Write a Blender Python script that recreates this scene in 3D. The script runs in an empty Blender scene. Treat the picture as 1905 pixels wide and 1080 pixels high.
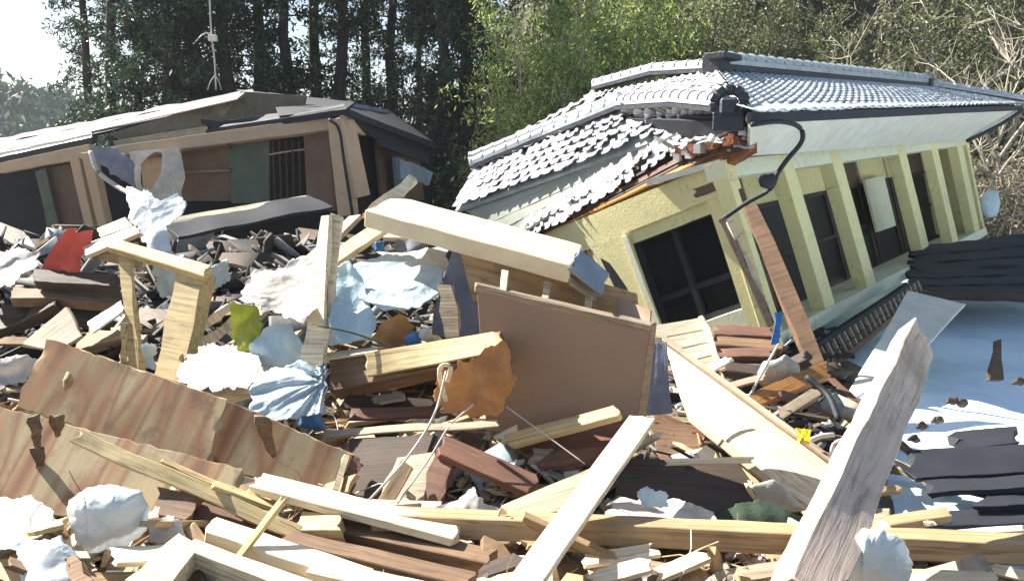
import bpy, bmesh, math, random
import numpy as np
from mathutils import Vector, Matrix, Quaternion, noise
random.seed(7); R = random.Random(11)
V = Vector
sc = bpy.context.scene
col = sc.collection
# ---------------------------------------------------------------- camera, world, sun, exposure
FPX, HOR, CAMZ = 1650.0, 320.0, 3.0
TH = math.atan((540 - HOR) / FPX)
CAM = V((0, 0, CAMZ))
cd = bpy.data.cameras.new('camera'); cam = bpy.data.objects.new('camera', cd); col.objects.link(cam)
cam.location = CAM; cam.rotation_euler = (math.pi/2 - TH, 0, 0)
cd.sensor_width = 36; cd.lens = 36 * FPX / 1905; cd.clip_start = 0.05; cd.clip_end = 3000
sc.camera = cam
SUN = V((-0.62, 0.38, 0.60)).normalized()
w = bpy.data.worlds.new('World'); sc.world = w; w.use_nodes = True
nt = w.node_tree; bg = nt.nodes['Background']
sky = nt.nodes.new('ShaderNodeTexSky'); sky.sky_type = 'NISHITA'; sky.sun_disc = False
sky.sun_elevation = math.asin(SUN.z); sky.sun_rotation = math.atan2(SUN.x, SUN.y)
sky.air_density = 1.0; sky.dust_density = 1.5; sky.ozone_density = 1.0
nt.links.new(sky.outputs[0], bg.inputs[0]); bg.inputs[1].default_value = 0.055
sl = bpy.data.lights.new('sun', 'SUN'); sl.energy = 5.0; sl.angle = math.radians(0.5); sl.color = (1, 0.95, 0.86)
so = bpy.data.objects.new('sun', sl); col.objects.link(so)
so.rotation_euler = (-SUN).to_track_quat('-Z', 'Y').to_euler()
sc.view_settings.view_transform = 'Standard'; sc.view_settings.look = 'None'
sc.view_settings.gamma = 1; sc.view_settings.use_curve_mapping = False
sc.view_settings.exposure = 1.65

# ---------------------------------------------------------------- helpers
def P(px, py, Y):
    dx = (px - 952.5) / FPX; dy = (py - 540) / FPX
    r = V((dx, math.cos(TH) - dy*math.sin(TH), -math.sin(TH) - dy*math.cos(TH)))
    return CAM + r * (Y / r.y)
def pix(p):
    q = p - CAM
    f = q.y*math.cos(TH) - q.z*math.sin(TH); u = q.y*math.sin(TH) + q.z*math.cos(TH)
    return 952.5 + FPX*q.x/f, 540 - FPX*u/f
WM = {}
def link(name, data, M=None, parent=None):
    o = bpy.data.objects.new(name, data); col.objects.link(o)
    M = M or Matrix.Identity(4); WM[o] = M
    if parent is not None:
        o.parent = parent; o.matrix_local = WM[parent].inverted() @ M
    else: o.matrix_world = M
    return o
def tag(o, label=None, cat=None, group=None, kind=None):
    if label: o['label'] = label
    if cat: o['category'] = cat
    if group: o['group'] = group
    if kind: o['kind'] = kind
    return o
def thing(name, label, cat, loc, group=None):
    return tag(link(name, None, Matrix.Translation(loc)), label, cat, group)
def mesh(name, vs, fs, m, smooth=False):
    me = bpy.data.meshes.new(name); me.from_pydata([tuple(v) for v in vs], [], fs)
    if m: me.materials.append(m)
    if smooth: me.polygons.foreach_set('use_smooth', [True]*len(me.polygons))
    me.update(); return me
def npmesh(name, vs, fs, m):            # fs: (n,k) int array
    me = bpy.data.meshes.new(name); n, k = fs.shape
    me.vertices.add(len(vs)); me.vertices.foreach_set('co', vs.astype(np.float32).ravel())
    me.loops.add(n*k); me.loops.foreach_set('vertex_index', fs.astype(np.int32).ravel())
    me.polygons.add(n); me.polygons.foreach_set('loop_start', np.arange(0, n*k, k, dtype=np.int32))
    me.update(calc_edges=True); me.validate()
    for x in (m if isinstance(m, list) else [m]): me.materials.append(x)
    return me

# ---------------------------------------------------------------- materials
def nodes(name):
    m = bpy.data.materials.new(name); m.use_nodes = True
    return m, m.node_tree, m.node_tree.nodes, m.node_tree.links, m.node_tree.nodes['Principled BSDF']
def ramp(N, L, fac, stops):
    r = N.new('ShaderNodeValToRGB'); e = r.color_ramp.elements
    while len(e) < len(stops): e.new(0.5)
    for i, (p, c) in enumerate(stops):
        e[i].position = p; e[i].color = (*c, 1)
    L.new(fac, r.inputs[0]); return r.outputs[0]
def mix(N, L, fac, a, b, mode='MIX'):
    x = N.new('ShaderNodeMix'); x.data_type = 'RGBA'; x.blend_type = mode
    for s, v in ((x.inputs[0], fac), (x.inputs[6], a), (x.inputs[7], b)):
        if isinstance(v, (int, float)): s.default_value = v
        elif isinstance(v, tuple): s.default_value = (*v, 1)
        else: L.new(v, s)
    return x.outputs[2]
def tex(N, L, scale=(1, 1, 1), s=1.0, detail=4, rough=.6, coord='Object', dist=0.0):
    t = N.new('ShaderNodeTexCoord'); mp = N.new('ShaderNodeMapping'); mp.inputs['Scale'].default_value = scale
    n = N.new('ShaderNodeTexNoise'); n.inputs['Scale'].default_value = s; n.inputs['Detail'].default_value = detail
    n.inputs['Roughness'].default_value = rough; n.inputs['Distortion'].default_value = dist
    L.new(t.outputs[coord], mp.inputs[0])
    if coord == 'Object':
        oi = N.new('ShaderNodeObjectInfo'); ad = N.new('ShaderNodeVectorMath'); ad.operation = 'MULTIPLY_ADD'
        L.new(oi.outputs['Random'], ad.inputs[0]); ad.inputs[1].default_value = (37, 53, 71); L.new(mp.outputs[0], ad.inputs[2])
        L.new(ad.outputs[0], n.inputs['Vector'])
    else: L.new(mp.outputs[0], n.inputs['Vector'])
    return n.outputs[0]
def bump(N, L, h, B, strength=.3, dist=.02):
    b = N.new('ShaderNodeBump'); b.inputs['Strength'].default_value = strength; b.inputs['Distance'].default_value = dist
    L.new(h, b.inputs['Height']); L.new(b.outputs[0], B.inputs['Normal'])
def scl(c, k): return tuple(min(1, x*k) for x in c)
def wood(name, c, dark=.55, stain=.35, rough=.75, grain=22):
    m, T, N, L, B = nodes(name)
    g = tex(N, L, (1.2, grain, grain), 1.0, 5, .65, dist=.4)
    c1 = ramp(N, L, g, [(.3, scl(c, dark)), (.5, c), (.75, scl(c, 1.2))])
    st = tex(N, L, (1, 1, 1), 2.3, 5, .7)
    f = ramp(N, L, st, [(.42, (0, 0, 0)), (.7, (1, 1, 1))])
    mul = N.new('ShaderNodeMath'); mul.operation = 'MULTIPLY'; L.new(f, mul.inputs[0]); mul.inputs[1].default_value = stain
    c2 = mix(N, L, mul.outputs[0], c1, (c[0]*.42, c[1]*.36, c[2]*.3))
    oi = N.new('ShaderNodeObjectInfo'); r2 = ramp(N, L, oi.outputs['Random'], [(0, (.8, .8, .8)), (1, (1.0, .97, .93))])
    c3 = mix(N, L, 1.0, c2, r2, 'MULTIPLY')
    ck = tex(N, L, (.55, 16, 16), 1.0, 3, .5, dist=.25)
    ckr = ramp(N, L, ck, [(.475, (1, 1, 1)), (.495, (.25, .22, .2)), (.505, (.25, .22, .2)), (.525, (1, 1, 1))])
    c3 = mix(N, L, .5, c3, ckr, 'MULTIPLY')
    md = tex(N, L, (1, 1, 1), 1.1, 7, .75)
    c3 = mix(N, L, ramp(N, L, md, [(.53, (0, 0, 0)), (.66, (.75, .75, .75))]), c3, (c[0]*.38+.02, c[1]*.34+.02, c[2]*.3+.02))
    L.new(c3, B.inputs['Base Color']); B.inputs['Roughness'].default_value = rough
    bump(N, L, g, B, .45, .012); return m
def rough_mat(name, c, c2=None, s=3, rough=.8, b=.3, bs=12, thr=(.4, .65), spec=.5, bd=.02):
    m, T, N, L, B = nodes(name)
    n = tex(N, L, (1, 1, 1), s, 6, .7)
    L.new(ramp(N, L, n, [(thr[0], c), (thr[1], c2 or scl(c, .6))]), B.inputs['Base Color'])
    B.inputs['Roughness'].default_value = rough; B.inputs['Specular IOR Level'].default_value = spec
    n2 = tex(N, L, (1, 1, 1), bs, 5, .6); bump(N, L, n2, B, b, bd); return m
def plastic(name, c, c2, transl=.35, rough=.35):
    m, T, N, L, B = nodes(name)
    n = tex(N, L, (1, 1, 1), 5, 5, .65, dist=.6)
    cc = ramp(N, L, n, [(.35, c), (.65, c2)]); L.new(cc, B.inputs['Base Color']); B.inputs['Roughness'].default_value = rough
    t_ = N.new('ShaderNodeTexCoord'); n2 = tex(N, L, (1, 1, 1), 4, 3, .6)
    ad = N.new('ShaderNodeVectorMath'); ad.operation = 'MULTIPLY_ADD'; L.new(n2, ad.inputs[0]); ad.inputs[1].default_value = (.25, .25, .25); L.new(t_.outputs['Object'], ad.inputs[2])
    vo = N.new('ShaderNodeTexVoronoi'); vo.feature = 'F1'; vo.inputs['Scale'].default_value = 9; L.new(ad.outputs[0], vo.inputs['Vector']); bump(N, L, vo.outputs['Distance'], B, .45, .03)
    tr = N.new('ShaderNodeBsdfTranslucent'); L.new(cc, tr.inputs[0]); mx = N.new('ShaderNodeMixShader'); mx.inputs[0].default_value = transl
    out = N['Material Output']; L.new(B.outputs[0], mx.inputs[1]); L.new(tr.outputs[0], mx.inputs[2]); L.new(mx.outputs[0], out.inputs[0]); return m
def leaf(name, stops, transl=.35):
    m, T, N, L, B = nodes(name)
    g = N.new('ShaderNodeNewGeometry'); c = ramp(N, L, g.outputs['Random Per Island'], stops)
    L.new(c, B.inputs['Base Color']); B.inputs['Roughness'].default_value = .55
    tr = N.new('ShaderNodeBsdfTranslucent'); L.new(c, tr.inputs[0]); mx = N.new('ShaderNodeMixShader'); mx.inputs[0].default_value = transl
    L.new(B.outputs[0], mx.inputs[1]); L.new(tr.outputs[0], mx.inputs[2]); L.new(mx.outputs[0], N['Material Output'].inputs[0]); return m
def island(name, stops, rough=.8):
    m, T, N, L, B = nodes(name)
    g = N.new('ShaderNodeNewGeometry'); c = ramp(N, L, g.outputs['Random Per Island'], stops)
    n = tex(N, L, (1, 1, 1), 20, 4, .7); c2 = mix(N, L, 1.0, c, ramp(N, L, n, [(.3, (.55, .55, .55)), (.7, (1, 1, 1))]), 'MULTIPLY')
    L.new(c2, B.inputs['Base Color']); B.inputs['Roughness'].default_value = rough; return m

M = {}
M['pale'] = wood('pale_new_wood', (.76, .63, .42), .75, .25)
M['white'] = wood('sun_bleached_wood', (.84, .74, .54), .85, .2)
M['tan'] = wood('tan_wood', (.50, .35, .19), .65, .4)
M['yellow'] = wood('yellow_wood', (.64, .50, .25), .65, .35)
M['brown'] = wood('brown_wood', (.26, .155, .085), .55, .5)
M['red'] = wood('red_brown_wood', (.19, .09, .055), .5, .5)
M['orange'] = wood('orange_wood', (.55, .25, .06), .6, .4)
M['dark'] = wood('dark_wood', (.07, .045, .03), .5, .5)
M['grey'] = wood('weathered_grey_wood', (.44, .35, .25), .6, .4, grain=30)
M['drift'] = wood('pinkish_weathered_post', (.66, .53, .44), .75, .3, grain=20)
m_, T, N, L, B = nodes('stained_plywood')
n = tex(N, L, (4.5, .5, .5), 1.0, 1, .3, dist=.2); n2 = tex(N, L, (1, 1, 1), 3.5, 7, .75); n3 = tex(N, L, (40, 3, 3), 1, 4, .6)
c1 = ramp(N, L, n, [(.34, (.24, .11, .055)), (.42, (.44, .23, .11)), (.48, (.42, .31, .16)), (.53, (.34, .165, .08)), (.60, (.50, .39, .22))])
c1 = mix(N, L, .35, c1, ramp(N, L, n3, [(.3, (.5, .45, .4)), (.7, (1, 1, 1))]), 'MULTIPLY')
L.new(mix(N, L, ramp(N, L, n2, [(.52, (0, 0, 0)), (.68, (.8, .8, .8))]), c1, (.16, .10, .06)), B.inputs['Base Color'])
B.inputs['Roughness'].default_value = .75; bump(N, L, n2, B, .15, .01); M['plywood'] = m_
M['veneer'] = rough_mat('smooth_brown_cabinet_board', (.30, .195, .125), (.26, .165, .10), .8, .45, .15, 3)
def plaster(name, c):
    m, T, N, L, B = nodes(name)
    n = tex(N, L, (1, 1, 1), 2.2, 7, .75); n2 = tex(N, L, (9, 9, .9), 1, 4, .6); n3 = tex(N, L, (1, 1, 1), 30, 5, .6)
    c1 = mix(N, L, ramp(N, L, n, [(.54, (0, 0, 0)), (.75, (.3, .3, .3))]), c, (c[0]*.45, c[1]*.42, c[2]*.5))
    c1 = mix(N, L, ramp(N, L, n2, [(.6, (0, 0, 0)), (.75, (.35, .35, .35))]), c1, (.16, .14, .09))
    ck = tex(N, L, (1, 1, 1), 1.6, 3, .5, dist=1.5)
    c1 = mix(N, L, .3, c1, ramp(N, L, ck, [(.494, (1, 1, 1)), (.4985, (.2, .18, .14)), (.5015, (.2, .18, .14)), (.506, (1, 1, 1))]), 'MULTIPLY')
    L.new(c1, B.inputs['Base Color']); B.inputs['Roughness'].default_value = .9; bump(N, L, n3, B, .3, .02); return m
M['wall'] = plaster('yellow_plaster', (.80, .72, .37))
M['paint'] = rough_mat('cream_painted_wood', (.76, .66, .46), (.64, .52, .34), 2.5, .6, .25, 10)
M['wall2'] = plaster('cream_plaster', (.80, .78, .56))
M['tanwall'] = plaster('tan_plaster', (.46, .34, .23))
M['under'] = rough_mat('olive_underside_shade', (.15, .13, .09), (.10, .085, .06), 3, .9, .3, 20)  # olive boards darkened in colour, as an underside lying in shade
M['brownwall'] = rough_mat('brown_wall_panel', (.16, .10, .065), (.12, .075, .05), 2, .8, .2, 30)
M['greenwall'] = rough_mat('green_grey_sheet', (.10, .12, .085), (.07, .085, .06), 2, .8, .2, 30)
M['soffit'] = rough_mat('white_soffit', (.78, .75, .64), (.64, .62, .54), 3, .8, .1, 20)
M['tile'] = rough_mat('glazed_grey_roof_tile', (.50, .55, .56), (.34, .38, .41), 4, .26, .15, 25, spec=.8)
M['tile2'] = rough_mat('pale_dusty_roof_tile', (.56, .56, .57), (.40, .40, .42), 4, .38, .2, 25, spec=.7)
M['tiledark'] = rough_mat('dark_ridge_clay', (.035, .04, .055), (.02, .024, .035), 5, .5, .6, 18)
M['sheet'] = rough_mat('grey_green_roofing_underlay', (.33, .35, .29), (.24, .26, .22), 1.6, .6, .2, 8)
M['mud'] = rough_mat('red_roof_clay', (.34, .12, .05), (.16, .06, .03), 6, .95, .9, 14, bd=.06)
M['metal'] = rough_mat('blue_grey_sheet_metal', (.22, .26, .31), (.14, .17, .21), 3, .35, .15, 10, spec=.8)
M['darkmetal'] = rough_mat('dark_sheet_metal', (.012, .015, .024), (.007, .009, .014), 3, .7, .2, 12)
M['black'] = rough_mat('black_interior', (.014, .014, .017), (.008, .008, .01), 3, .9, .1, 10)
M['glass'] = rough_mat('dark_window_glass', (.006, .006, .008), (.01, .01, .012), 1, .35, .02, 3, spec=.15)
M['snow'] = rough_mat('snow', (.72, .87, .96), (.56, .73, .86), 1.3, .75, .6, 5, (.45, .75), bd=.06)  # blue of the shade mixed into the snow's base colour
M['bagw'] = plastic('white_plastic_bag', (.82, .85, .86), (.66, .74, .77), .3)
M['bagb'] = plastic('pale_blue_plastic', (.48, .68, .78), (.74, .83, .86), .35)
M['bagy'] = plastic('yellow_green_plastic', (.52, .54, .06), (.34, .38, .05), .4)
M['bago'] = plastic('orange_brown_wrapping', (.55, .29, .11), (.36, .18, .07), .25, .5)
M['tarp'] = plastic('grey_blue_tarpaulin', (.42, .52, .56), (.60, .70, .73), .1)
M['cloth'] = plastic('white_cloth', (.74, .71, .66), (.54, .51, .46), .25, .8)
M['redcloth'] = rough_mat('red_cloth', (.72, .13, .09), (.55, .08, .06), 3, .9, .4, 12)
M['blue'] = rough_mat('blue_plastic', (.06, .20, .48), (.04, .14, .36), 3, .4, .2, 10)
M['greyblue'] = rough_mat('blue_grey_cloth', (.24, .26, .32), (.17, .18, .23), 3, .9, .4, 10)
M['green'] = rough_mat('dark_green_cloth', (.05, .09, .055), (.03, .05, .03), 3, .9, .5, 10)
M['yel'] = rough_mat('bright_yellow_plastic', (.8, .62, .02), (.7, .5, .02), 3, .5, .2, 10)
M['concrete'] = rough_mat('pale_concrete', (.45, .44, .39), (.30, .29, .26), 4, .9, .6, 18)
M['wire'] = rough_mat('pale_cable', (.55, .52, .46), (.42, .40, .35), 5, .6, .1, 10)
M['bark'] = rough_mat('dark_bark', (.07, .052, .04), (.035, .028, .022), 8, .95, .8, 12)
M['barkpale'] = rough_mat('pale_bark', (.42, .38, .30), (.27, .24, .19), 8, .95, .5, 12)
M['mud2'] = rough_mat('muddy_rubble', (.085, .07, .055), (.26, .22, .17), 2.6, .95, 1.0, 9, (.45, .7), bd=.08)
M['rubble'] = island('mixed_splinters', [(0, (.05, .035, .02)), (.18, (.24, .15, .08)), (.34, (.50, .34, .18)), (.5, (.66, .50, .30)), (.64, (.40, .26, .13)), (.76, (.74, .64, .46)), (.88, (.80, .78, .72)), (.95, (.46, .58, .62)), (1, (.04, .045, .05))])
M['rubble_'] = island('mixed_splinters_unused', [(0, (.06, .045, .03)), (.25, (.16, .10, .06)), (.42, (.36, .25, .15)), (.6, (.55, .44, .30)), (.72, (.30, .29, .26)), (.82, (.70, .68, .62)), (.93, (.46, .55, .58)), (1, (.05, .06, .07))])
M['rubbleshade'] = island('shade_dark_splinters', [(0, (.02, .018, .018)), (.45, (.06, .045, .035)), (.7, (.13, .09, .06)), (.88, (.30, .30, .28)), (1, (.55, .58, .58))])  # darker splinter colours, with the shade over the debris put in
M['scraps'] = island('paper_scraps', [(0, (.75, .74, .70)), (.4, (.80, .80, .80)), (.6, (.5, .62, .68)), (.75, (.45, .36, .26)), (.85, (.10, .12, .16)), (.93, (.45, .12, .08)), (1, (.7, .7, .66))])
M['conifer'] = leaf('conifer_needles', [(0, (.012, .03, .018)), (.5, (.025, .055, .028)), (.85, (.05, .085, .035)), (1, (.09, .11, .045))], .25)
M['bamboo'] = leaf('bamboo_leaves', [(0, (.08, .14, .02)), (.5, (.24, .32, .075)), (1, (.58, .61, .26))], .55)
M['bush'] = leaf('olive_leaves', [(0, (.035, .05, .02)), (.5, (.11, .135, .045)), (.85, (.22, .23, .10)), (1, (.40, .38, .22))], .35)
M['dry'] = leaf('dry_leaves', [(0, (.07, .055, .035)), (.5, (.22, .18, .11)), (1, (.48, .42, .30))], .3)

# ---------------------------------------------------------------- solid builders
def slabW(name, c4, t, m, parent=None, rag=0.0, n=8, mv=2, jit=.003, bev=.0, out=None):
    a1, b1, b2, a2 = c4
    cen = (a1+b1+b2+a2)/4
    X = ((b1-a1)+(b2-a2)).normalized(); Yv = ((a2-a1)+(b2-b1))
    Z = X.cross(Yv).normalized()
    ref = out if out is not None else (CAM-cen)
    if Z.dot(ref) < 0: Z = -Z
    Yv = Z.cross(X)
    Mx = Matrix((X, Yv, Z)).transposed().to_4x4(); Mx.translation = cen; inv = Mx.inverted()
    rr = random.Random(hash((round(cen.x, 3), round(cen.y, 3), round(cen.z, 3))) & 0xffff)
    sd = V((rr.uniform(0, 50), rr.uniform(0, 50), 0)); vs = []; W_ = mv+1
    for layer in (0, 1):
        for i in range(n+1):
            u = i/n
            for j in range(W_):
                v = j/mv
                p = (a1*(1-u)+b1*u)*(1-v)+(a2*(1-u)+b2*u)*v
                q_ = p*(2.2 if jit > .0045 else 4) + sd
                p = p + noise.noise_vector(q_)*jit*2.0 + V([rr.uniform(-jit, jit)*.25 for _ in range(3)])
                if rag and i in (0, n): p = p + X*rr.uniform(-rag, rag)
                if mv >= 8 and j in (0, mv): p = p + Yv*rr.uniform(-.009, .009)
                if layer: p = p - Z*t
                vs.append(inv @ p)
    fs = []; o2 = (n+1)*W_
    for i in range(n):
        for j in range(mv):
            q = (i*W_+j, i*W_+j+1, (i+1)*W_+j+1, (i+1)*W_+j)
            fs.append(q); fs.append(tuple(k+o2 for k in reversed(q)))
    for i in range(n):
        for j in (0, mv):
            a, b = i*W_+j, (i+1)*W_+j
            fs.append((a, b, b+o2, a+o2) if j == 0 else (b, a, a+o2, b+o2))
    for j in range(mv):
        for i in (0, n):
            a, b = i*W_+j, i*W_+j+1
            fs.append((b, a, a+o2, b+o2) if i == 0 else (a, b, b+o2, a+o2))
    me = mesh(name, vs, fs, m)
    bm = bmesh.new(); bm.from_mesh(me); bmesh.ops.recalc_face_normals(bm, faces=bm.faces)
    if bev:
        ed = [e for e in bm.edges if len(e.link_faces) == 2 and e.calc_face_angle(0) > .7]
        bmesh.ops.bevel(bm, geom=ed, offset=bev, segments=1, affect='EDGES', clamp_overlap=True)
    for f in bm.faces: f.smooth = True
    for e in bm.edges:
        if len(e.link_faces) == 2 and e.calc_face_angle(0) > .45: e.smooth = False
    bm.to_mesh(me); bm.free()
    return link(name, me, Mx, parent)
def px4(pts, Yd):
    if not isinstance(Yd, (list, tuple)): Yd = [Yd]*4
    return [P(pts[2*i], pts[2*i+1], Yd[i]) for i in range(4)]
def S(name, label, cat, mat, pts, Yd, t=.03, group=None, parent=None, rag=.02, n=10, mv=4, bev=.004, jit=.0022):
    o = slabW(name, px4(pts, Yd), t, M[mat], parent, rag, n, mv, jit, bev)
    if parent is None: tag(o, label, cat, group)
    return o
def boxW(name, c, X, Yv, Z, hx, hy, hz, m, parent=None, bev=0):
    X = X.normalized(); c4 = [c - X*hx - Yv*hy + Z*hz, c + X*hx - Yv*hy + Z*hz, c + X*hx + Yv*hy + Z*hz, c - X*hx + Yv*hy + Z*hz]
    return slabW(name, c4, 2*hz, m, parent, 0, 1, 1, 0, bev, out=Z)
def beamW(name, a, b, wd, ht, m, parent=None, up=V((0, 0, 1)), rag=0, jit=.002, n=6, bev=0.0):
    X = (b-a).normalized(); S_ = X.cross(up).normalized(); U = S_.cross(X).normalized()
    c4 = [a - S_*wd/2 + U*ht/2, b - S_*wd/2 + U*ht/2, b + S_*wd/2 + U*ht/2, a + S_*wd/2 + U*ht/2]
    return slabW(name, c4, ht, m, parent, rag, n, 2, jit, bev, out=U)
def blob(name, label, cat, mat, outline, Y, th=.15, amp=.03, fr=4, seed=0, N=72, K=18, parent=None, group=None, squash=1.0, fold=(1, 1, 1)):
    pts = [V((outline[i], outline[i+1])) for i in range(0, len(outline), 2)]
    L_ = [(pts[(i+1) % len(pts)]-pts[i]).length for i in range(len(pts))]; tot = sum(L_)
    ring = []
    for k in range(N):
        d = tot*k/N; i = 0
        while d > L_[i]: d -= L_[i]; i += 1
        ring.append(pts[i].lerp(pts[(i+1) % len(pts)], d/L_[i]))
    ring = [(ring[k-1]+ring[k]*6+ring[(k+1) % N])/8 for k in range(N)]
    cx = sum(p.x for p in ring)/N; cy = sum(p.y for p in ring)/N
    Yf = (lambda x, y: Y) if not callable(Y) else Y
    c = P(cx, cy, Yf(cx, cy)); d = (CAM-c).normalized()
    B_ = [P(p.x, p.y, Yf(p.x, p.y)) for p in ring]
    vs = []; so_ = V((seed*3.1, seed*1.7, seed*5.3))
    def nz(p):
        q = V((p.x*fold[0], p.y*fold[1], p.z*fold[2]))*fr + so_
        return noise.fractal(q, 1.0, 2.0, 4)
    rs_ = random.Random(seed*7+1); dirs = []
    for k_ in range(6):
        a_ = rs_.uniform(0, math.pi); dirs.append((V((math.cos(a_)*fold[0], .3, math.sin(a_)*fold[2])).normalized(), fr*rs_.uniform(1.2, 4.5), rs_.uniform(0, 6)))
    def crease(p):
        wv = noise.noise_vector(p*fr*.6+so_)*.35; r_ = noise.noise(p*fr*.7+so_)*.9
        for d_, f_, h_ in dirs:
            x_ = (d_.dot(p+wv)*f_+h_) % 2.0; x_ = abs(x_-1)
            r_ += (1-2*x_**1.5)*1.3/f_*fr*.55*max(0, .35+noise.noise(p*fr*.5+so_*d_.x))
        return r_
    vs.append(c + d*(th+amp*crease(c)))
    for side in (1, -1):
        for k in range(1, K+1):
            if side == -1 and k == K: break
            a = math.pi/2*k/K; r = math.sin(a); of = math.cos(a)**.7*th if k < K else 0
            for b in B_:
                p = c.lerp(b, r) + d*of*side*(1 if side == 1 else squash)
                p = p + d*amp*crease(p)*(1.0 if r < .97 else .5)
                e_ = V((noise.noise(p*fr*2.2+so_), 0, noise.noise(p*fr*2.2+so_+V((9, 3, 0)))))
                p = p + e_*(amp*.6*r+.006)
                vs.append(p)
    back = len(vs); vs.append(c - d*th*squash)
    fs = [(0, 1+k, 1+(k+1) % N) for k in range(N)]
    for k in range(K-1):
        o = 1+k*N
        fs += [(o+i, o+N+i, o+N+(i+1) % N, o+(i+1) % N) for i in range(N)]
    o0 = 1+(K-1)*N; s = 1+K*N
    for k in range(K-2):
        o = s+k*N
        fs += [(o+i, o+(i+1) % N, o+N+(i+1) % N, o+N+i) for i in range(N)]
    fs += [(back, s+(i+1) % N, s+i) for i in range(N)]
    ol = s+(K-2)*N
    fs += [(ol+i, ol+(i+1) % N, o0+(i+1) % N, o0+i) for i in range(N)]
    T_ = Matrix.Translation(c); me = mesh(name, [v-c for v in vs], fs, M[mat], True)
    bm = bmesh.new(); bm.from_mesh(me); bmesh.ops.recalc_face_normals(bm, faces=bm.faces); bm.to_mesh(me); bm.free()
    ob = link(name, me, T_, parent)
    if parent is None: tag(ob, label, cat, group)
    return ob
def tri(x):
    x = abs((x % 2.0)-1); return x*x*(3-2*x)
def drape(name, label, cat, mat, outline, Y, amp=.05, fr=3, ang=0, seed=0, tilt=0, N=110, K=26, parent=None, group=None, hem=7, knot=None, bulge=0):
    rs_ = random.Random(seed*13+5); so_ = V((seed*3.1, seed*1.7, seed*5.3))
    pts = [V((outline[i], outline[i+1])) for i in range(0, len(outline), 2)]
    L_ = [(pts[(i+1) % len(pts)]-pts[i]).length for i in range(len(pts))]; tot = sum(L_); ring = []
    for k in range(N):
        d = tot*k/N; i = 0
        while d > L_[i]: d -= L_[i]; i += 1
        ring.append(pts[i].lerp(pts[(i+1) % len(pts)], d/L_[i]))
    c2 = sum(ring, V((0, 0)))/N
    ring = [p + (p-c2).normalized()*hem*noise.noise(V((p.x*.06, p.y*.06, seed))) + (p-c2).normalized()*hem*.5*noise.noise(V((p.x*.2, p.y*.2, seed+4))) for p in ring]
    ca, sa = math.cos(ang), math.sin(ang)
    kn = P(knot[0], knot[1], Y) if knot else None
    def at(q, r_=1):
        w_ = P(q.x, q.y, Y + tilt*(c2.y-q.y)/100); dd = (CAM-w_).normalized()
        wv = noise.noise_vector(w_*fr*.5+so_); s_ = w_.x*ca+w_.z*sa; t_ = -w_.x*sa+w_.z*ca
        if kn:
            v_ = w_-kn; s_ = math.atan2(v_.x, -v_.z)*1.1; t_ = v_.length
        f_ = (tri(s_*fr+wv.x*1.4)-.5)*(.6+.6*noise.noise(w_*fr*.4+so_)) + .25*(tri(s_*fr*2.3+wv.y*1.8+2)-.5)*(.5+noise.noise(w_*fr*.9+so_*2))
        f_ += .35*(tri((s_*.5+t_)*fr*.8+wv.z*2)-.5) + .05*(tri((s_-t_*.8)*fr*3.0+wv.x*2)-.5) + .8*noise.noise(w_*fr*.35+so_)
        return w_ + dd*bulge*math.sqrt(max(0, 1-r_*r_)) + dd*amp*f_*2*(1 if not bulge else .35+.65*r_) + V((0, 0, amp*.3*wv.y))
    vs = []; c = at(c2, 0)
    for layer in (0, 1):
        off = V((0, .012, -.004))*layer
        vs.append(c+off)
        for k in range(1, K+1):
            for p in ring: vs.append(at(c2.lerp(p, math.sin(math.pi/2*k/K) if bulge else k/K), math.sin(math.pi/2*k/K))+off)
    h = 1+K*N; fs = []
    for l in (0, h):
        fs += [(l, l+1+i, l+1+(i+1) % N) for i in range(N)]
        for k in range(K-1):
            o = l+1+k*N; fs += [(o+i, o+N+i, o+N+(i+1) % N, o+(i+1) % N) for i in range(N)]
    o = 1+(K-1)*N; fs += [(o+i, o+(i+1) % N, h+o+(i+1) % N, h+o+i) for i in range(N)]
    me = mesh(name, [v-c for v in vs], fs, M[mat], True)
    bm = bmesh.new(); bm.from_mesh(me); bmesh.ops.recalc_face_normals(bm, faces=bm.faces); bm.to_mesh(me); bm.free()
    ob = link(name, me, Matrix.Translation(c), parent)
    if parent is None: tag(ob, label, cat, group)
    return ob
def wire(name, label, cat, mat, pts, r=.006, parent=None, group=None, world=False):
    W = pts if world else [P(*p) for p in pts]
    c0 = W[0]; Q = [2*W[0]-W[1]]+W+[2*W[-1]-W[-2]]; pts = []
    for i in range(1, len(Q)-2):
        for k in range(6):
            t = k/6; p0, p1, p2, p3 = Q[i-1:i+3]
            pts.append(.5*((2*p1)+(p2-p0)*t+(2*p0-5*p1+4*p2-p3)*t*t+(3*p1-p0-3*p2+p3)*t**3)-c0)
    pts.append(W[-1]-c0); vs, fs = [], []; limb(vs, fs, pts, [r]*len(pts), 6)
    fs.append(tuple(range(5, -1, -1))); fs.append(tuple(range(len(vs)-6, len(vs))))
    o = link(name, mesh(name, vs, fs, M[mat], True), Matrix.Translation(c0), parent)
    if parent is None: tag(o, label, cat, group)
    return o
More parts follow.
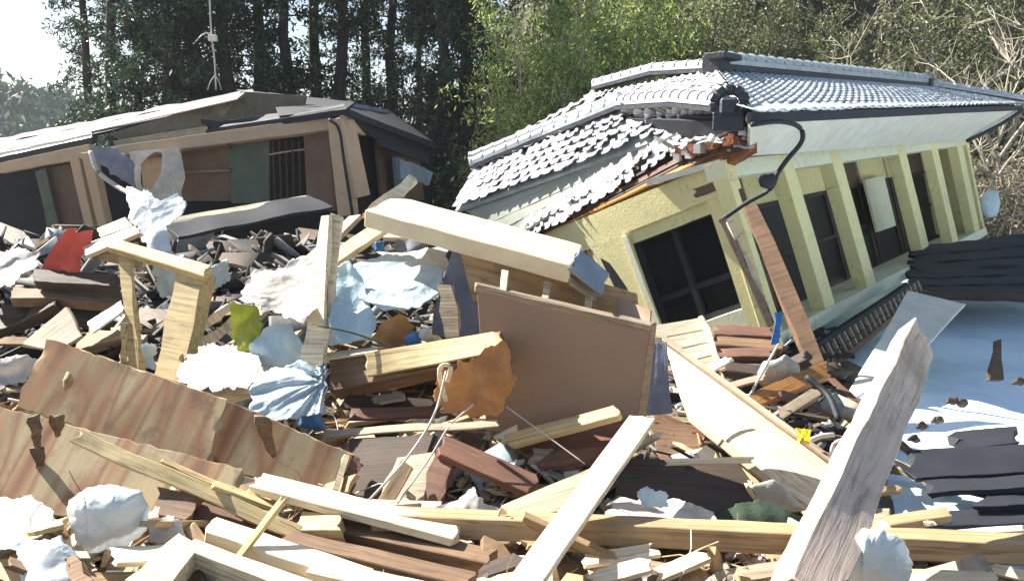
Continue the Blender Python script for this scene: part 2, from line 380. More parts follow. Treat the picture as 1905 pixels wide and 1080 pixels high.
class Patch:                                   # bilinear patch through four world points
    def __init__(s, tl, tr, br, bl): s.tl, s.tr, s.br, s.bl = tl, tr, br, bl
    def __call__(s, u, v): return (s.tl*(1-u)+s.tr*u)*(1-v)+(s.bl*(1-u)+s.br*u)*v
    def uv(s, x, y):
        u = v = .5; 
        for _ in range(25):
            p0 = pix(s(u, v)); e = 1e-3; pu = pix(s(u+e, v)); pv = pix(s(u, v+e))
            a, b = (pu[0]-p0[0])/e, (pv[0]-p0[0])/e; c, d = (pu[1]-p0[1])/e, (pv[1]-p0[1])/e
            D = a*d-b*c; rx, ry = x-p0[0], y-p0[1]
            u += (d*rx-b*ry)/D; v += (-c*rx+a*ry)/D
            u = max(-1, min(2, u)); v = max(-1, min(2, v))
        return u, v
    def nrm(s, out):
        n = (s(1, .5)-s(0, .5)).cross(s(.5, 1)-s(.5, 0)).normalized()
        return n if n.dot(out) > 0 else -n

# ---------------------------------------------------------------- ground and rubble mound
def sm(a, b, x):
    t = max(0, min(1, (x-a)/(b-a))); return t*t*(3-2*t)
def itp(tab, y):
    if y <= tab[0][0]: return tab[0][1]
    for (a, b), (c, d) in zip(tab, tab[1:]):
        if y <= c: return b+(d-b)*(y-a)/(c-a)
    return tab[-1][1]
TL_ = [(-3, 1.15), (2, 1.1), (4, .85), (6, .85), (8, 1.05), (10, 1.3), (13, 1.55), (17, 1.6), (21, .9), (25, .1)]
TR_ = [(-3, 1.15), (2, 1.1), (4, .85), (6, .75), (8, .6), (10, .4), (15, .3), (20, .2), (24, .1)]
def mound(x, y):
    k = sm(-.02, .12, x/max(y, 2)) if y > 0 else 0
    z = itp(TL_, y)*(1-k)+itp(TR_, y)*k
    xb = .385*y if y > 5 else 1.925+(5-y)*2.2
    mk = 1-sm(xb-.3, xb+.7, x)
    z -= .45*math.exp(-((x-1.15)/.65)**2-((y-6.0)/.75)**2)+.38*math.exp(-((x+1.0)/.6)**2-((y-6.2)/.6)**2)+.3*math.exp(-((x-.1)/.5)**2-((y-5.6)/.5)**2)
    z += .16*noise.fractal(V((x*1.1, y*1.1, 3)), 1, 2, 4)*sm(1, 4, y)
    return z*mk + (1-mk)*(.12+.05*noise.noise(V((x*.5, y*.5, 0))))
def grid(name, x0, x1, y0, y1, nx, ny, f, m):
    xs = np.linspace(x0, x1, nx+1); ys = np.linspace(y0, y1, ny+1)
    vs = np.array([(x, y, f(x, y)) for y in ys for x in xs]); i = np.arange(nx*ny); r = i//nx; c = i % nx
    a = r*(nx+1)+c; fs = np.stack([a, a+1, a+nx+2, a+nx+1], 1)
    me = npmesh(name, vs, fs, m); me.polygons.foreach_set('use_smooth', [True]*len(me.polygons)); return link(name, me)
m_, T, N, L, B = nodes('field_ground')
n = tex(N, L, (1, 1, 1), .35, 8, .65); n2 = tex(N, L, (1, 1, 1), 6, 5, .7)
cg = mix(N, L, ramp(N, L, n2, [(.35, (0, 0, 0)), (.65, (1, 1, 1))]), (.09, .075, .045), (.22, .19, .12))
L.new(mix(N, L, ramp(N, L, n, [(.5, (0, 0, 0)), (.56, (1, 1, 1))]), cg, (.8, .82, .86)), B.inputs['Base Color'])
B.inputs['Roughness'].default_value = .9; bump(N, L, n2, B, .8, .1); M['ground'] = m_
tag(link('ground', mesh('ground', [(-900, -60, 0), (900, -60, 0), (900, 1500, 0), (-900, 1500, 0)], [(0, 1, 2, 3)], M['ground'])), 'muddy winter field with patches of snow', None, None, 'structure')
tag(grid('rubble_mound', -13, 6.5, -4, 25, 150, 230, mound, M['mud2']), 'dark muddy heap of rubble under the loose boards', None, None, 'structure')
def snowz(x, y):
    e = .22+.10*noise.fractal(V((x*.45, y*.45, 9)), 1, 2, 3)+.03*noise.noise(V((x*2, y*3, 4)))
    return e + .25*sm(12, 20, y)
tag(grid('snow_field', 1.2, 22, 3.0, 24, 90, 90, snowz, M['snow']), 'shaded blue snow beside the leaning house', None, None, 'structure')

# ---------------------------------------------------------------- hills
m_, T, N, L, B = nodes('wooded_hillside')
n = tex(N, L, (1, 1, 1), .5, 8, .7); L.new(ramp(N, L, n, [(.35, (.03, .035, .018)), (.55, (.07, .065, .04)), (.7, (.16, .13, .09))]), B.inputs['Base Color'])
B.inputs['Roughness'].default_value = 1; bump(N, L, n, B, 1, .5); M['hill'] = m_
def hillz(x, y):
    k = sm(-8, 6, x); s = max(0, y-30)
    return k*(min(s*.62, 26)+1.0*noise.fractal(V((x*.12, y*.12, 0)), 1, 2, 4)*sm(30, 36, y)) - .5*(1-sm(30, 32, y))
tag(grid('hillside', -12, 80, 29, 90, 90, 70, hillz, M['hill']), 'steep brown wooded hillside behind the houses', None, None, 'structure')
def farz(x, y):
    return 20*math.exp(-((x+135)/70)**2)*sm(150, 210, y)+2.5*noise.fractal(V((x*.05, y*.05, 2)), 1, 2, 5)*sm(150, 200, y) - 1.0*(1-sm(150, 165, y))
tag(grid('distant_hill', -330, 0, 150, 300, 120, 50, farz, M['hill']), 'distant hazy hill beyond the left roof', None, None, 'structure')

# ---------------------------------------------------------------- vegetation
def leaf_mesh(name, cent, k, spread, size, m, rng, elong=2.2, droop=0):
    n = len(cent)*k; c = np.repeat(np.array(cent), k, axis=0)+rng.normal(0, 1, (n, 3))*np.array(spread)
    a = rng.normal(0, 1, (n, 3)); a[:, 2] -= droop; a /= np.linalg.norm(a, axis=1)[:, None]
    b = np.cross(a, rng.normal(0, 1, (n, 3))); b /= np.linalg.norm(b, axis=1)[:, None]
    s = size*rng.uniform(.6, 1.4, (n, 1)); a = a*s*elong/2; b = b*s/2
    vs = np.stack([c-a, c+b*.9-a*.1, c+a, c-b*.9-a*.1], 1).reshape(-1, 3)
    return npmesh(name, vs, np.arange(n*4).reshape(n, 4), m)
def limb(vs, fs, pts, rad, sides=6):
    base = len(vs)
    for i, p in enumerate(pts):
        d = (pts[min(i+1, len(pts)-1)]-pts[max(i-1, 0)]).normalized(); s = d.orthogonal().normalized(); t = d.cross(s)
        r = rad[i]
        for k in range(sides):
            a = 2*math.pi*k/sides; vs.append(p+s*math.cos(a)*r+t*math.sin(a)*r)
    for i in range(len(pts)-1):
        for k in range(sides):
            fs.append((base+i*sides+k, base+i*sides+(k+1) % sides, base+(i+1)*sides+(k+1) % sides, base+(i+1)*sides+k))
def conifer(seed, H=19, Rm=2.3, low=2.5, dens=1.0):
    r = random.Random(seed); rng = np.random.default_rng(seed); vs, fs = [], []
    pts = [V((r.uniform(-.06, .06)*i, r.uniform(-.06, .06)*i, H*i/8)) for i in range(9)]
    limb(vs, fs, pts, [.26*(1-i/8.6)+.02 for i in range(9)], 8)
    cent = []; h = low
    while h < H-.3:
        f = (h-low)/(H-low); rr = Rm*(1-f)**.75*r.uniform(.45, 1.15)+.25
        for q in range(r.choice((2, 3, 4))):
            if r.random() > dens*(.55+.6*f): continue
            a = r.uniform(0, 6.283); i = int(h/H*8); base = pts[i].lerp(pts[min(8, i+1)], h/H*8-i)
            tip = base+V((math.cos(a)*rr, math.sin(a)*rr, -rr*r.uniform(.05, .35)))
            mid = base.lerp(tip, .55)+V((0, 0, .1)); limb(vs, fs, [base, mid, tip], [.04, .025, .01], 4)
            for s in range(int(3+rr*4)):
                t = r.uniform(.3, 1.05); cent.append(tuple(base.lerp(tip, t)+V((r.gauss(0, .18), r.gauss(0, .18), r.gauss(-.08, .18)))))
        h += r.uniform(.22, .5)
    return mesh('trunk', vs, fs, M['bark'], True), leaf_mesh('crown', cent, 24, (.17, .17, .13), .075, M['conifer'], rng, 2.8, .5)
def leafy(seed, H=8, W=2.2, m='bamboo', n=560, k=34, size=.048, stems=9, low=.15, bark='barkpale', elong=3.2, droop=.8, gap=.25):
    r = random.Random(seed); rng = np.random.default_rng(seed); vs, fs = [], []; cent = []
    for s in range(stems):
        a = r.uniform(0, 6.283); d = r.uniform(0, W*.35); b = V((math.cos(a)*d, math.sin(a)*d, -.3)); hh = H*r.uniform(.6, 1)
        lean = V((math.cos(a), math.sin(a), 0))*W*r.uniform(.1, .7)
        pts = [b+lean*((i/6)**2)+V((r.gauss(0, .05), r.gauss(0, .05), hh*i/6)) for i in range(7)]
        limb(vs, fs, pts, [.045*(1-i/7)+.006 for i in range(7)], 5)
        ph = r.uniform(0, 9)
        for q in range(int(n/stems)):
            t = r.uniform(low, 1)**.8
            if noise.noise(V((t*hh*.9, ph, s*3.3))) < -gap: continue
            i = min(5, int(t*6)); p = pts[i].lerp(pts[i+1], t*6-i); w_ = W*.42*(1.15-t*.6)
            e = p+V((r.gauss(0, w_*.6), r.gauss(0, w_*.6), r.gauss(0, .25)))
            if q % 9 == 0: limb(vs, fs, [p, e], [.012, .005], 3)
            cent.append(tuple(e))
    return mesh('stems', vs, fs, M[bark], True), leaf_mesh('foliage', cent, k, (.16, .16, .16), size, M[m], rng, elong, droop)
def bare(seed, H=7, r0=.09, m='barkpale', levels=4, twig=5, spread=.75):
    r = random.Random(seed); vs, fs = [], []
    def grow(p, d, ln, rad, lv):
        pts = [p]; q = p
        for i in range(4):
            d = (d+V((r.gauss(0, .16), r.gauss(0, .16), r.gauss(.02, .1)))).normalized(); q = q+d*ln/4; pts.append(q)
        limb(vs, fs, pts, [rad*(1-i*.13) for i in range(5)], 5 if lv > 1 else 3)
        if lv > 0:
            for k in range(twig if lv < levels else twig+2):
                i = r.randint(1, 4); dd = (d*.7+V((r.gauss(0, spread), r.gauss(0, spread), r.gauss(.1, spread*.6)))).normalized()
                grow(pts[i], dd, ln*r.uniform(.45, .75), max(.006, rad*.5), lv-1)
    grow(V((0, 0, -.3)), V((0, 0, 1)), H*.5, r0, levels-1)
    return mesh('branches', vs, fs, M[m], False)
def put_tree(name, label, cat, x, y, z, parts, names, rz=0, s=1, group=None, sz=None):
    Mx = Matrix.Translation((x, y, z)) @ Matrix.Rotation(rz, 4, 'Z') @ Matrix.Diagonal((s, s, sz or s, 1))
    t = tag(link(name, None, Mx), label, cat, group)
    for me, nm in zip(parts, names): link(nm, me, Mx, t)
    return t
CON = [conifer(1, 19, 2.5, 1.5, .95), conifer(2, 20, 1.7, 4.5, .5), conifer(3, 18, 2.8, .8, 1.1), conifer(4, 21, 1.7, 3.5, .45)]
BAM = [leafy(11, 9, 2.4), leafy(12, 8, 2.8, n=600)]
BUS = [leafy(21, 5, 3.0, 'bush', 520, 24, .085, 10, .1, 'bark', 1.8, 0, .2), leafy(22, 6.5, 2.6, 'bush', 520, 24, .08, 8, .2, 'bark', 1.8, 0, .25), leafy(23, 3.2, 2.6, 'dry', 420, 20, .06, 12, .05, 'barkpale', 2.2, 0, .2)]
BUD = leafy(24, 5, 3.0, 'conifer', 560, 24, .085, 10, .02, 'bark', 1.8, 0, .5)  # needle-dark foliage: shade of the bamboo hollow put into the shrub colour
BAR = [bare(31), bare(32, 8, .11), bare(33, 6, .07, 'barkpale', 4, 5, .95), bare(34, 7, .08, 'bark')]
def gx(px, Y): return (px-952.5)/FPX*Y/math.cos(TH)*math.cos(TH)
con = [ # px, Y, variant, scale, label
 (178, 34, 1, .85, 'thin ragged conifer at the left end of the row, beside the white sky'),
 (222, 31, 3, .85, 'loose conifer full of sky gaps, second from the left end of the row'),
 (275, 33, 0, .8, 'yellowish green conifer behind the pale roof edge of the left house'),
 (322, 30, 2, 1.0, 'broad dark conifer just left of the roof mast'),
 (372, 34, 0, 1.05, 'tall dark conifer directly behind the roof mast'),
 (438, 31, 2, 1.1, 'wide dark conifer just right of the roof mast'),
 (492, 35, 1, 1.1, 'straight conifer behind the ridge of the left house'),
 (548, 33, 3, 1.0, 'slender conifer with bare lower trunk above the left roof'),
 (598, 36, 1, 1.1, 'dark conifer trunk between bright sky holes'),
 (640, 33, 3, 1.05, 'sparse conifer standing over the right corner of the left house'),
 (684, 37, 1, 1.0, 'conifer with a thin crown right of the left house ridge'),
 (735, 35, 3, .95, 'open crowned conifer against the blue sky gap'),
 (785, 42, 1, .8, 'small conifer in the middle of the blue sky gap'),
 (822, 29, 2, .95, 'dense dark conifer left of the bright bamboo'),
 (866, 32, 0, 1.1, 'tall black green conifer touching the bright bamboo'),
 (1240, 50, 0, 1.0, 'dark conifer on the hillside above the bamboo'),
 (1345, 46, 2, .95, 'dark conifer behind the peak of the tiled roof'),
 (1420, 50, 0, 1.0, 'dark conifer up the slope right of the tiled roof peak'),
 (1500, 47, 3, 1.1, 'thin dark conifer between the two olive bushes on the slope')]
for i, (px, Y, v, s, lb) in enumerate(con):
    x = gx(px, Y); z = hillz(x, Y) if px > 1100 else 0
    put_tree('conifer_tree', lb, 'tree', x, Y, max(z, 0), CON[v], ('trunk', 'crown'), i*1.3, s, 'conifers behind the houses')
bam = [(990, 24, 0, .9, 'bright yellow green bamboo rising left of the tiled roof'), (1040, 26, 1, 1.1, 'tall bright bamboo behind the dark hollow'),
 (1075, 31, 0, 1.35, 'bright feathery bamboo above the left roof slope'), (1145, 32, 1, 1.3, 'pale green bamboo just left of the roof peak'),
 (1190, 36, 0, 1.0, 'dull green bamboo reaching the hillside'), (905, 24, 0, .42, 'low bamboo clump over the left tip of the tiled roof')]
for i, (px, Y, v, s, lb) in enumerate(bam):
    x = gx(px, Y); put_tree('bamboo_clump', lb, 'bamboo', x, Y, max(0, hillz(x, Y)) if Y > 30 else 0, BAM[v], ('stems', 'foliage'), i*2.1, s, 'bamboo beside the tiled roof')
for i, (px, Y, s, lb) in enumerate([(985, 24.5, .8, 'dark shaded shrub in the hollow left of the tiled roof'), (1050, 25.5, .8, 'dark shrub behind the left roof slope'), (860, 26, .6, 'dark green shrub between the two houses'), (770, 29, .8, 'dark low shrub right of the left house eave')]):
    put_tree('dark_shrub', lb, 'shrub', gx(px, Y), Y, 0, BUD, ('stems', 'foliage'), i, s, 'shrubs between the houses')
bus = [(1290, 36, 1, 1.0, 'brown green bush behind the peak of the tiled roof'), (1560, 33, 0, 1.1, 'round olive bush above the middle of the tiled roof'),
 (1640, 35, 1, 1.1, 'tall olive bush on the slope'), (1740, 30, 0, .8, 'dark olive bush at the right end of the roof ridge'), (1460, 38, 1, .9, 'thin olive bush right of the roof finial'),
 (1830, 36, 1, 1.2, 'tall olive bush at the right edge of the slope'), (1870, 30, 0, .7, 'low olive bush right of the veranda'), (1720, 40, 0, 1.4, 'large olive bush high on the slope'), (1380, 41, 0, 1.0, 'brownish bush in front of the slope conifers'),
 (1560, 44, 1, 1.4, 'tall olive bush near the top of the picture'), (1120, 38, 0, 1.2, 'grey green bush up behind the bamboo'), (1890, 44, 0, 1.6, 'big olive bush in the top right corner')]
for i, (px, Y, v, s, lb) in enumerate(bus):
    x = gx(px, Y); put_tree('bush', lb, 'bush', x, Y, max(0, hillz(x, Y)), BUS[v], ('stems', 'foliage'), i*1.7, s, 'bushes on the slope')
dry = [(1450, 33, .9, 'dry brown brush right of the roof finial'), (1800, 27, 1.0, 'dry brush right of the ridge end'), (1875, 25, 1.0, 'dry brush beside the round white dish'), (760, 27, 1.0, 'pale dry brush between the houses'),
 (800, 24, .7, 'tangled dry brush right of the left house'), (1890, 29, 1.3, 'dry brush at the right edge'), (1690, 33, 1.1, 'dry brush behind the roof ridge'), (835, 21, .45, 'dry brush by the left tip of the tiled roof')]
for i, (px, Y, s, lb) in enumerate(dry):
    x = gx(px, Y); put_tree('dry_brush', lb, 'bush', x, Y, max(0, hillz(x, Y)), BUS[2], ('stems', 'foliage'), i*1.1, s, 'dry brush around the houses')
bar = [(1435, 31, 0, .8, 'pale bare tree leaning right of the roof finial'), (1600, 31, 2, .9, 'pale bare tree behind the tiled roof'), (1680, 29, 0, 1.0, 'bare forked tree above the ridge end'), (1760, 31, 1, 1.1, 'tall pale bare tree right of the ridge end'),
 (1820, 28, 2, 1.2, 'tangled bare tree right of the veranda'), (1880, 26, 0, 1.1, 'pale bare tree at the right edge'), (1850, 34, 1, 1.4, 'large bare tree in the top right corner'), (745, 30, 2, .8, 'bare tree between the two houses'),
 (1900, 22, 2, .8, 'low bare tree beside the far end of the veranda'), (1700, 37, 2, 1.2, 'pale bare tree high on the slope'), (1560, 38, 1, 1.0, 'bare tree over the olive bushes'), (1390, 37, 3, 1.0, 'dark bare tree on the slope'), (1730, 27, 2, 1.1, 'twisted bare tree just above the far roof end'), (1790, 25, 0, .9, 'slim bare tree behind the far corner of the eave'), (1865, 23, 2, 1.1, 'tangled bare tree behind the round dish'), (1640, 33, 1, 1.0, 'upright bare tree among the olive bushes'), (1900, 30, 0, 1.5, 'tall bare tree cut by the right picture edge'), (1500, 34, 2, 1.0, 'leafless tree beside the thin olive bush'), (1810, 33, 1, 1.2, 'high leafless tree up the right slope')]
for i, (px, Y, v, s, lb) in enumerate(bar):
    x = gx(px, Y); z = max(0, hillz(x, Y))
    t = tag(link('bare_tree', BAR[v], Matrix.Translation((x, Y, z)) @ Matrix.Rotation(i*1.9, 4, 'Z') @ Matrix.Diagonal((s, s, s, 1))), lb, 'tree', 'bare trees around the houses')
rng = np.random.default_rng(5)
cs = []
for _ in range(7000):
    x = R.uniform(-6, 62); y = R.uniform(33, 88)
    z = hillz(x, y)
    if z < .5: continue
    cs.append((x, y, z+abs(R.gauss(0, .9))+.2))
tag(link('hillside_scrub', leaf_mesh('hillside_scrub', cs, 9, (.5, .5, .45), .22, M['bush'], rng, 2, 0)), 'scrub covering the steep slope', None, None, 'stuff')
cs = []
for _ in range(2600):
    x = R.uniform(-22, 1); y = R.uniform(40, 52)
    cs.append((x, y, abs(R.gauss(0, 1.7))+.1))
tag(link('undergrowth', leaf_mesh('undergrowth', cs, 10, (.5, .5, .4), .2, M['conifer'], rng, 2, 0)), 'dark undergrowth below the conifers', None, None, 'stuff')
cs = []
for _ in range(3500):
    x = R.uniform(-240, -60); y = R.uniform(165, 235); cs.append((x, y, farz(x, y)+abs(R.gauss(0, 1.6))))
tag(link('distant_wood', leaf_mesh('distant_wood', cs, 7, (1.3, 1.3, 1.6), 1.1, M['conifer'], rng, 2, 0)), 'far wood on the hazy hill at left', None, None, 'stuff')
for i, (x, y, lb) in enumerate([(-116, 205, 'tall far tree rising above the hazy hill'), (-103, 200, 'small far tree on the hazy hill')]):
    put_tree('distant_tree', lb, 'tree', x, y, farz(x, y)-1, CON[2], ('trunk', 'crown'), i, .55 if i == 0 else .4, 'far trees on the hazy hill')

# ---------------------------------------------------------------- right house: leaning, tiled roof
HR = thing('leaning_tiled_house', 'cream yellow plaster house leaning over with a broken grey tiled roof', 'house', P(1400, 600, 13))
A = V((0.63, 0.78, 0)); OUTR = V((0.78, -0.63, 0)); OUTL = V((-.63, -.78, 0))
G = Patch(P(1000, 440, 15.2), P(1345, 298, 12.2), P(1455, 645, 12.1), P(1115, 760, 14.5))      # gable wall
F = Patch(P(1345, 298, 12.2), P(1798, 252, 22.5), P(1835, 436, 22.5), P(1455, 645, 12.1))      # veranda side
def panel(name, patch, u0, v0, u1, v1, t, m, off=0.0, out=OUTL, parent=None, n=8, mv=4, jit=.003, rag=0, bev=0):
    nn = patch.nrm(out); c = [patch(u0, v0), patch(u1, v0), patch(u1, v1), patch(u0, v1)]
    return slabW(name, [q+nn*off for q in c], t, M[m], parent or HR, rag, n, mv, jit, bev, out=nn)
def pxpanel(name, patch, pts, t, m, off=0.0, out=OUTL, parent=None, **k):
    nn = patch.nrm(out); c = [patch(*patch.uv(pts[2*i], pts[2*i+1]))+nn*off for i in range(4)]
    return slabW(name, c, t, M[m], parent or HR, k.get('rag', 0), k.get('n', 6), 3, k.get('jit', .003), k.get('bev', .004), out=nn)
u0, v0 = G.uv(1166, 448); u1, v1 = G.uv(1385, 588)
v0 = G.uv(1250, 418)[1]; v1 = G.uv(1330, 592)[1]
gw = thing('gable_wall', None, None, P(1200, 500, 13.5)); gw.parent = HR; gw.matrix_local = WM[HR].inverted() @ WM[gw]
panel('wall', G, 0, 0, 1, v0-.05, .22, 'wall', parent=gw); panel('wall', G, 0, v0-.05, u0, 1, .22, 'wall', parent=gw)
panel('wall', G, u1, v0-.05, .985, 1, .22, 'wall', parent=gw); panel('wall', G, u0, v1, u1, 1, .22, 'wall2', parent=gw)
panel('lintel', G, u0, v0-.05, u1, v0+.02, .2, 'wall', off=-.04, parent=gw)
wn = thing('window', None, None, P(1270, 500, 13)); wn.parent = HR; wn.matrix_local = WM[HR].inverted() @ WM[wn]
panel('pane', G, u0, v0, (u0+u1)/2, v1, .01, 'glass', off=-.19, parent=wn, mv=1, n=1); panel('pane', G, (u0+u1)/2, v0, u1, v1, .01, 'glass', off=-.23, parent=wn, mv=1, n=1)
for a, b, c, d in ((u0-.01, v0, u0+.025, v1), (u1-.025, v0, u1, v1), (u0, v0, u1, v0+.03), (u0, v1-.03, u1, v1), ((u0+u1)/2-.012, v0, (u0+u1)/2+.012, v1)):
    panel('frame', G, a, b, c, d, .08, 'darkmetal', off=-.12, parent=wn)
panel('sash', G, u0+.03, v1-.2, u1-.03, v1-.17, .03, 'darkmetal', off=-.14, parent=wn)
wire('crack', None, None, 'black', [tuple(G(*G.uv(x, y))-G.nrm(OUTL)*-.004) for x, y in ((1170, 462), (1190, 520), (1205, 570), (1228, 604))], .012, parent=HR, world=True) if False else None
# torn plaster holes left of the window
pxpanel('broken_opening', G, [1118, 480, 1135, 490, 1172, 545, 1150, 552], .02, 'black', off=.006, rag=.03)
pxpanel('broken_opening', G, [1122, 535, 1150, 552, 1180, 585, 1160, 570], .02, 'black', off=.008, rag=.03)
pxpanel('window_trim', G, [1158, 440, 1168, 436, 1232, 606, 1222, 612], .05, 'wall2', off=.04)
for q in ([1075, 470, 1098, 462, 1112, 500, 1084, 515], [1290, 352, 1322, 340, 1330, 356, 1296, 368]):
    pxpanel('bare_patch', G, q, .012, 'brownwall', off=.006, rag=.05, n=8)
# corner pier and veranda pillars
def fu(px, v=.12): 
    lo, hi = 0, 1
    for _ in range(40):
        m_ = (lo+hi)/2
        if pix(F(m_, v))[0] < px: lo = m_
        else: hi = m_
    return lo
nF = F.nrm(OUTR)
for a, b in ((1352, 1370), (1462, 1482), (1552, 1570), (1674, 1688), (1735, 1746), (1782, 1792)):
    ua, ub = fu(a), fu(b)
    panel('pillar', F, ua, 0.0, ub, .93, .24, 'wall', off=0, out=OUTR, bev=.012, n=2, mv=6)
panel('header', F, 0.0, .0, 1, .09, .30, 'wall2', off=-.01, out=OUTR)
# sill beam, floor edge, lattice below
panel('floor_edge', F, .0, .925, 1.0, 1.0, 1.0, 'wall2', off=.03, out=OUTR, n=14)
nback = lambda u, v, d: F(u, v)-nF*d
# inner wall, recessed about a metre, with dark openings between window frames
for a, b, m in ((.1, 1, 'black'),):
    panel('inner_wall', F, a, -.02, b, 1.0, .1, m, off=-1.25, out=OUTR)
for k, (a, b) in enumerate(((.095, .20), (.205, .33), (.34, .47), (.48, .62), (.63, .76), (.77, .88), (.89, 1.0))):
    panel('window_header', F, a, .0, b, .24, .07, 'wall' if k % 3 else 'brownwall', off=-1.1, out=OUTR)
    w_ = thing('window', None, None, F(a, .6)); w_.parent = HR; w_.matrix_local = WM[HR].inverted() @ WM[w_]
    panel('pane', F, a+.012, .26, b-.012, .95, .01, 'glass', off=-1.12, out=OUTR, parent=w_, n=1, mv=1)
    for q in ((a, .24, a+.012, .96), (b-.012, .24, b, .96), (a, .24, b, .27), (a, .58, b, .60)):
        panel('frame', F, *q, .06, 'dark', off=-1.08, out=OUTR, parent=w_, n=2, mv=1)
panel('partition', F, .10, .24, .155, .93, .05, 'wall', off=-.95, out=OUTR)
panel('partition', F, .60, .22, .70, .66, .05, 'wall2', off=-.9, out=OUTR)
panel('ceiling_board', F, 0, -.01, 1, .02, 1.2, 'soffit', off=-.05, out=OUTR)
# hanging railing seen inside the second bay
for k in range(9):
    uu = .075+.008*k
    panel('railing_bar', F, uu, .55, uu+.0022, .86, .02, 'brown', off=-.6, out=OUTR, n=1, mv=1)
panel('railing_cap', F, .07, .53, .15, .55, .04, 'brown', off=-.6, out=OUTR, n=1, mv=1)
# foundation lattice
L0, L1 = P(1508, 650, 11.9), P(1712, 515, 15.3); dn = V((.10, 0, -.42))
LP = Patch(L0, L1, P(1722, 545, 15.2), P(1535, 702, 11.8))
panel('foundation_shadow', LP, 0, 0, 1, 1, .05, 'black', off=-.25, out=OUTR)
panel('lattice_rail', LP, 0, 0, 1, .12, .08, 'darkmetal', out=OUTR); panel('lattice_rail', LP, 0, .80, 1, 1.0, .08, 'brown', out=OUTR, off=.02)
panel('lattice_rail', LP, 0, .5, 1, .56, .05, 'dark', out=OUTR)
for k in range(22):
    u = .02+k*.045; panel('lattice_bar', LP, u, .12, u+.012, .82, .05, 'grey', out=OUTR, n=1, mv=2)
# soffit
Ka, Kb = P(1396, 224, 11.2), P(1899, 206, 23.4)
SF = Patch(Ka, Kb, P(1802, 262, 22.4), P(1394, 290, 12.2))
slabW('soffit', [Ka, Kb, SF.br, SF.bl], .05, M['soffit'], HR, 0, 20, 4, .006, out=V((0, -.2, -1)))
beamW('fascia', P(1393, 218, 11.15), P(1902, 201, 23.45), .05, .12, M['darkmetal'], HR)
# gutter pipe broken at the corner
wire('gutter_pipe', None, None, 'darkmetal', [(1398, 232, 11.1), (1450, 226, 11.3), (1486, 236, 11.5), (1492, 262, 11.6), (1462, 300, 11.6), (1436, 338, 11.5)], .032, parent=HR)
wire('gutter_pipe', None, None, 'darkmetal', [(1448, 318, 11.5), (1432, 352, 11.5), (1388, 378, 11.6), (1338, 412, 11.7)], .032, parent=HR)
wire('gutter_pipe', None, None, 'darkmetal', [(1902, 205, 23), (1860, 232, 22.4), (1800, 262, 22)], .05, parent=HR)
blob('gutter_hopper', None, None, 'darkmetal', [1408, 326, 1440, 322, 1446, 340, 1436, 352, 1412, 348], 11.45, .05, .02, 6, 3, N=16, K=4, parent=HR)
# brown clay and boards exposed along the verge
CB = Patch(P(1260, 268, 13.5), P(1392, 228, 11.8), P(1394, 287, 12.0), P(1290, 318, 12.7))
CL = Patch(P(990, 428, 15.2), P(1262, 268, 13.5), P(1292, 315, 12.8), P(1012, 446, 15.25))
panel('roof_clay', CB, 0, 0, 1, 1, .15, 'mud', n=12, mv=5, jit=.03); panel('roof_board', CL, 0, 0, 1, .98, .15, 'brown', n=10, mv=3, jit=.01)
for k, (a, b, m) in enumerate(((.0, .12, 'dark'), (.30, .36, 'dark'), (.52, .66, 'red'), (.74, .80, 'dark'), (.88, .97, 'orange'))):
    panel('verge_board', CL, 0, a, 1, b, .06, m, off=.05+.02*k, n=8, mv=1, jit=.006, rag=.1)
panel('verge_board', CB, 0, .72, 1, .82, .05, 'dark', off=.07, jit=.01); panel('verge_board', CB, .1, .42, 1, .56, .05, 'brown', off=.05, jit=.01)
for k in range(16):
    u = R.random(); v = R.uniform(.1, .6); c = CB(u, v)+CB.nrm(OUTL)*.08
    boxW('clay_lump', c, A, V((0, 0, 1)), OUTL, R.uniform(.04, .12), R.uniform(.03, .07), .05, M['mud'] if k % 3 else M['tile2'], HR)
# underlay
UNF = V((-.4, -.5, .8))
DP = Patch(P(846, 384, 17.2), P(1262, 240, 13.9), P(1258, 270, 13.55), P(960, 436, 15.8))
slabW('roof_underlay', [DP.tl, DP.tr, DP.br, DP.bl], .1, M['sheet'], HR, 0, 14, 5, .012, out=UNF)
for k in range(1, 5): slabW('underlay_seam', [DP(0, k/5-.006)+V((0,0,.012)), DP(1, k/5-.006)+V((0,0,.012)), DP(1, k/5+.006)+V((0,0,.012)), DP(0, k/5+.006)+V((0,0,.012))], .008, M['sheet'], HR, 0, 6, 1, .002, out=UNF)
# ---- tiles
def tile_vf(seg=6):
    vs, fs = [], []
    prof = [(-.5, .10), (-.36, .02), (-.15, -.02), (.05, .02), (.2, .16), (.36, .20), (.5, .10)]
    for layer in (0, 1):
        for y, lift in ((-.5, 0.0), (.56, .10)):
            for (x, z) in prof: vs.append((x, y, z+lift-(.09 if layer else 0)))
    n = len(prof)
    for i in range(n-1):
        fs += [(i, i+1, n+i+1, n+i), (2*n+i+1, 2*n+i, 3*n+i, 3*n+i+1), (n+i, n+i+1, 3*n+i+1, 3*n+i), (i+1, i, 2*n+i, 2*n+i+1)]
    fs += [(0, n, 3*n, 2*n), (2*n-1, n-1, 3*n-1, 4*n-1)]
    return vs, fs
TV, TF = tile_vf(); TVn = np.array(TV); TFn = np.array(TF)
tmesh = mesh('tile', TV, TF, M['tile2'], False); tmesh2 = mesh('tile', TV, TF, M['tile'], False)
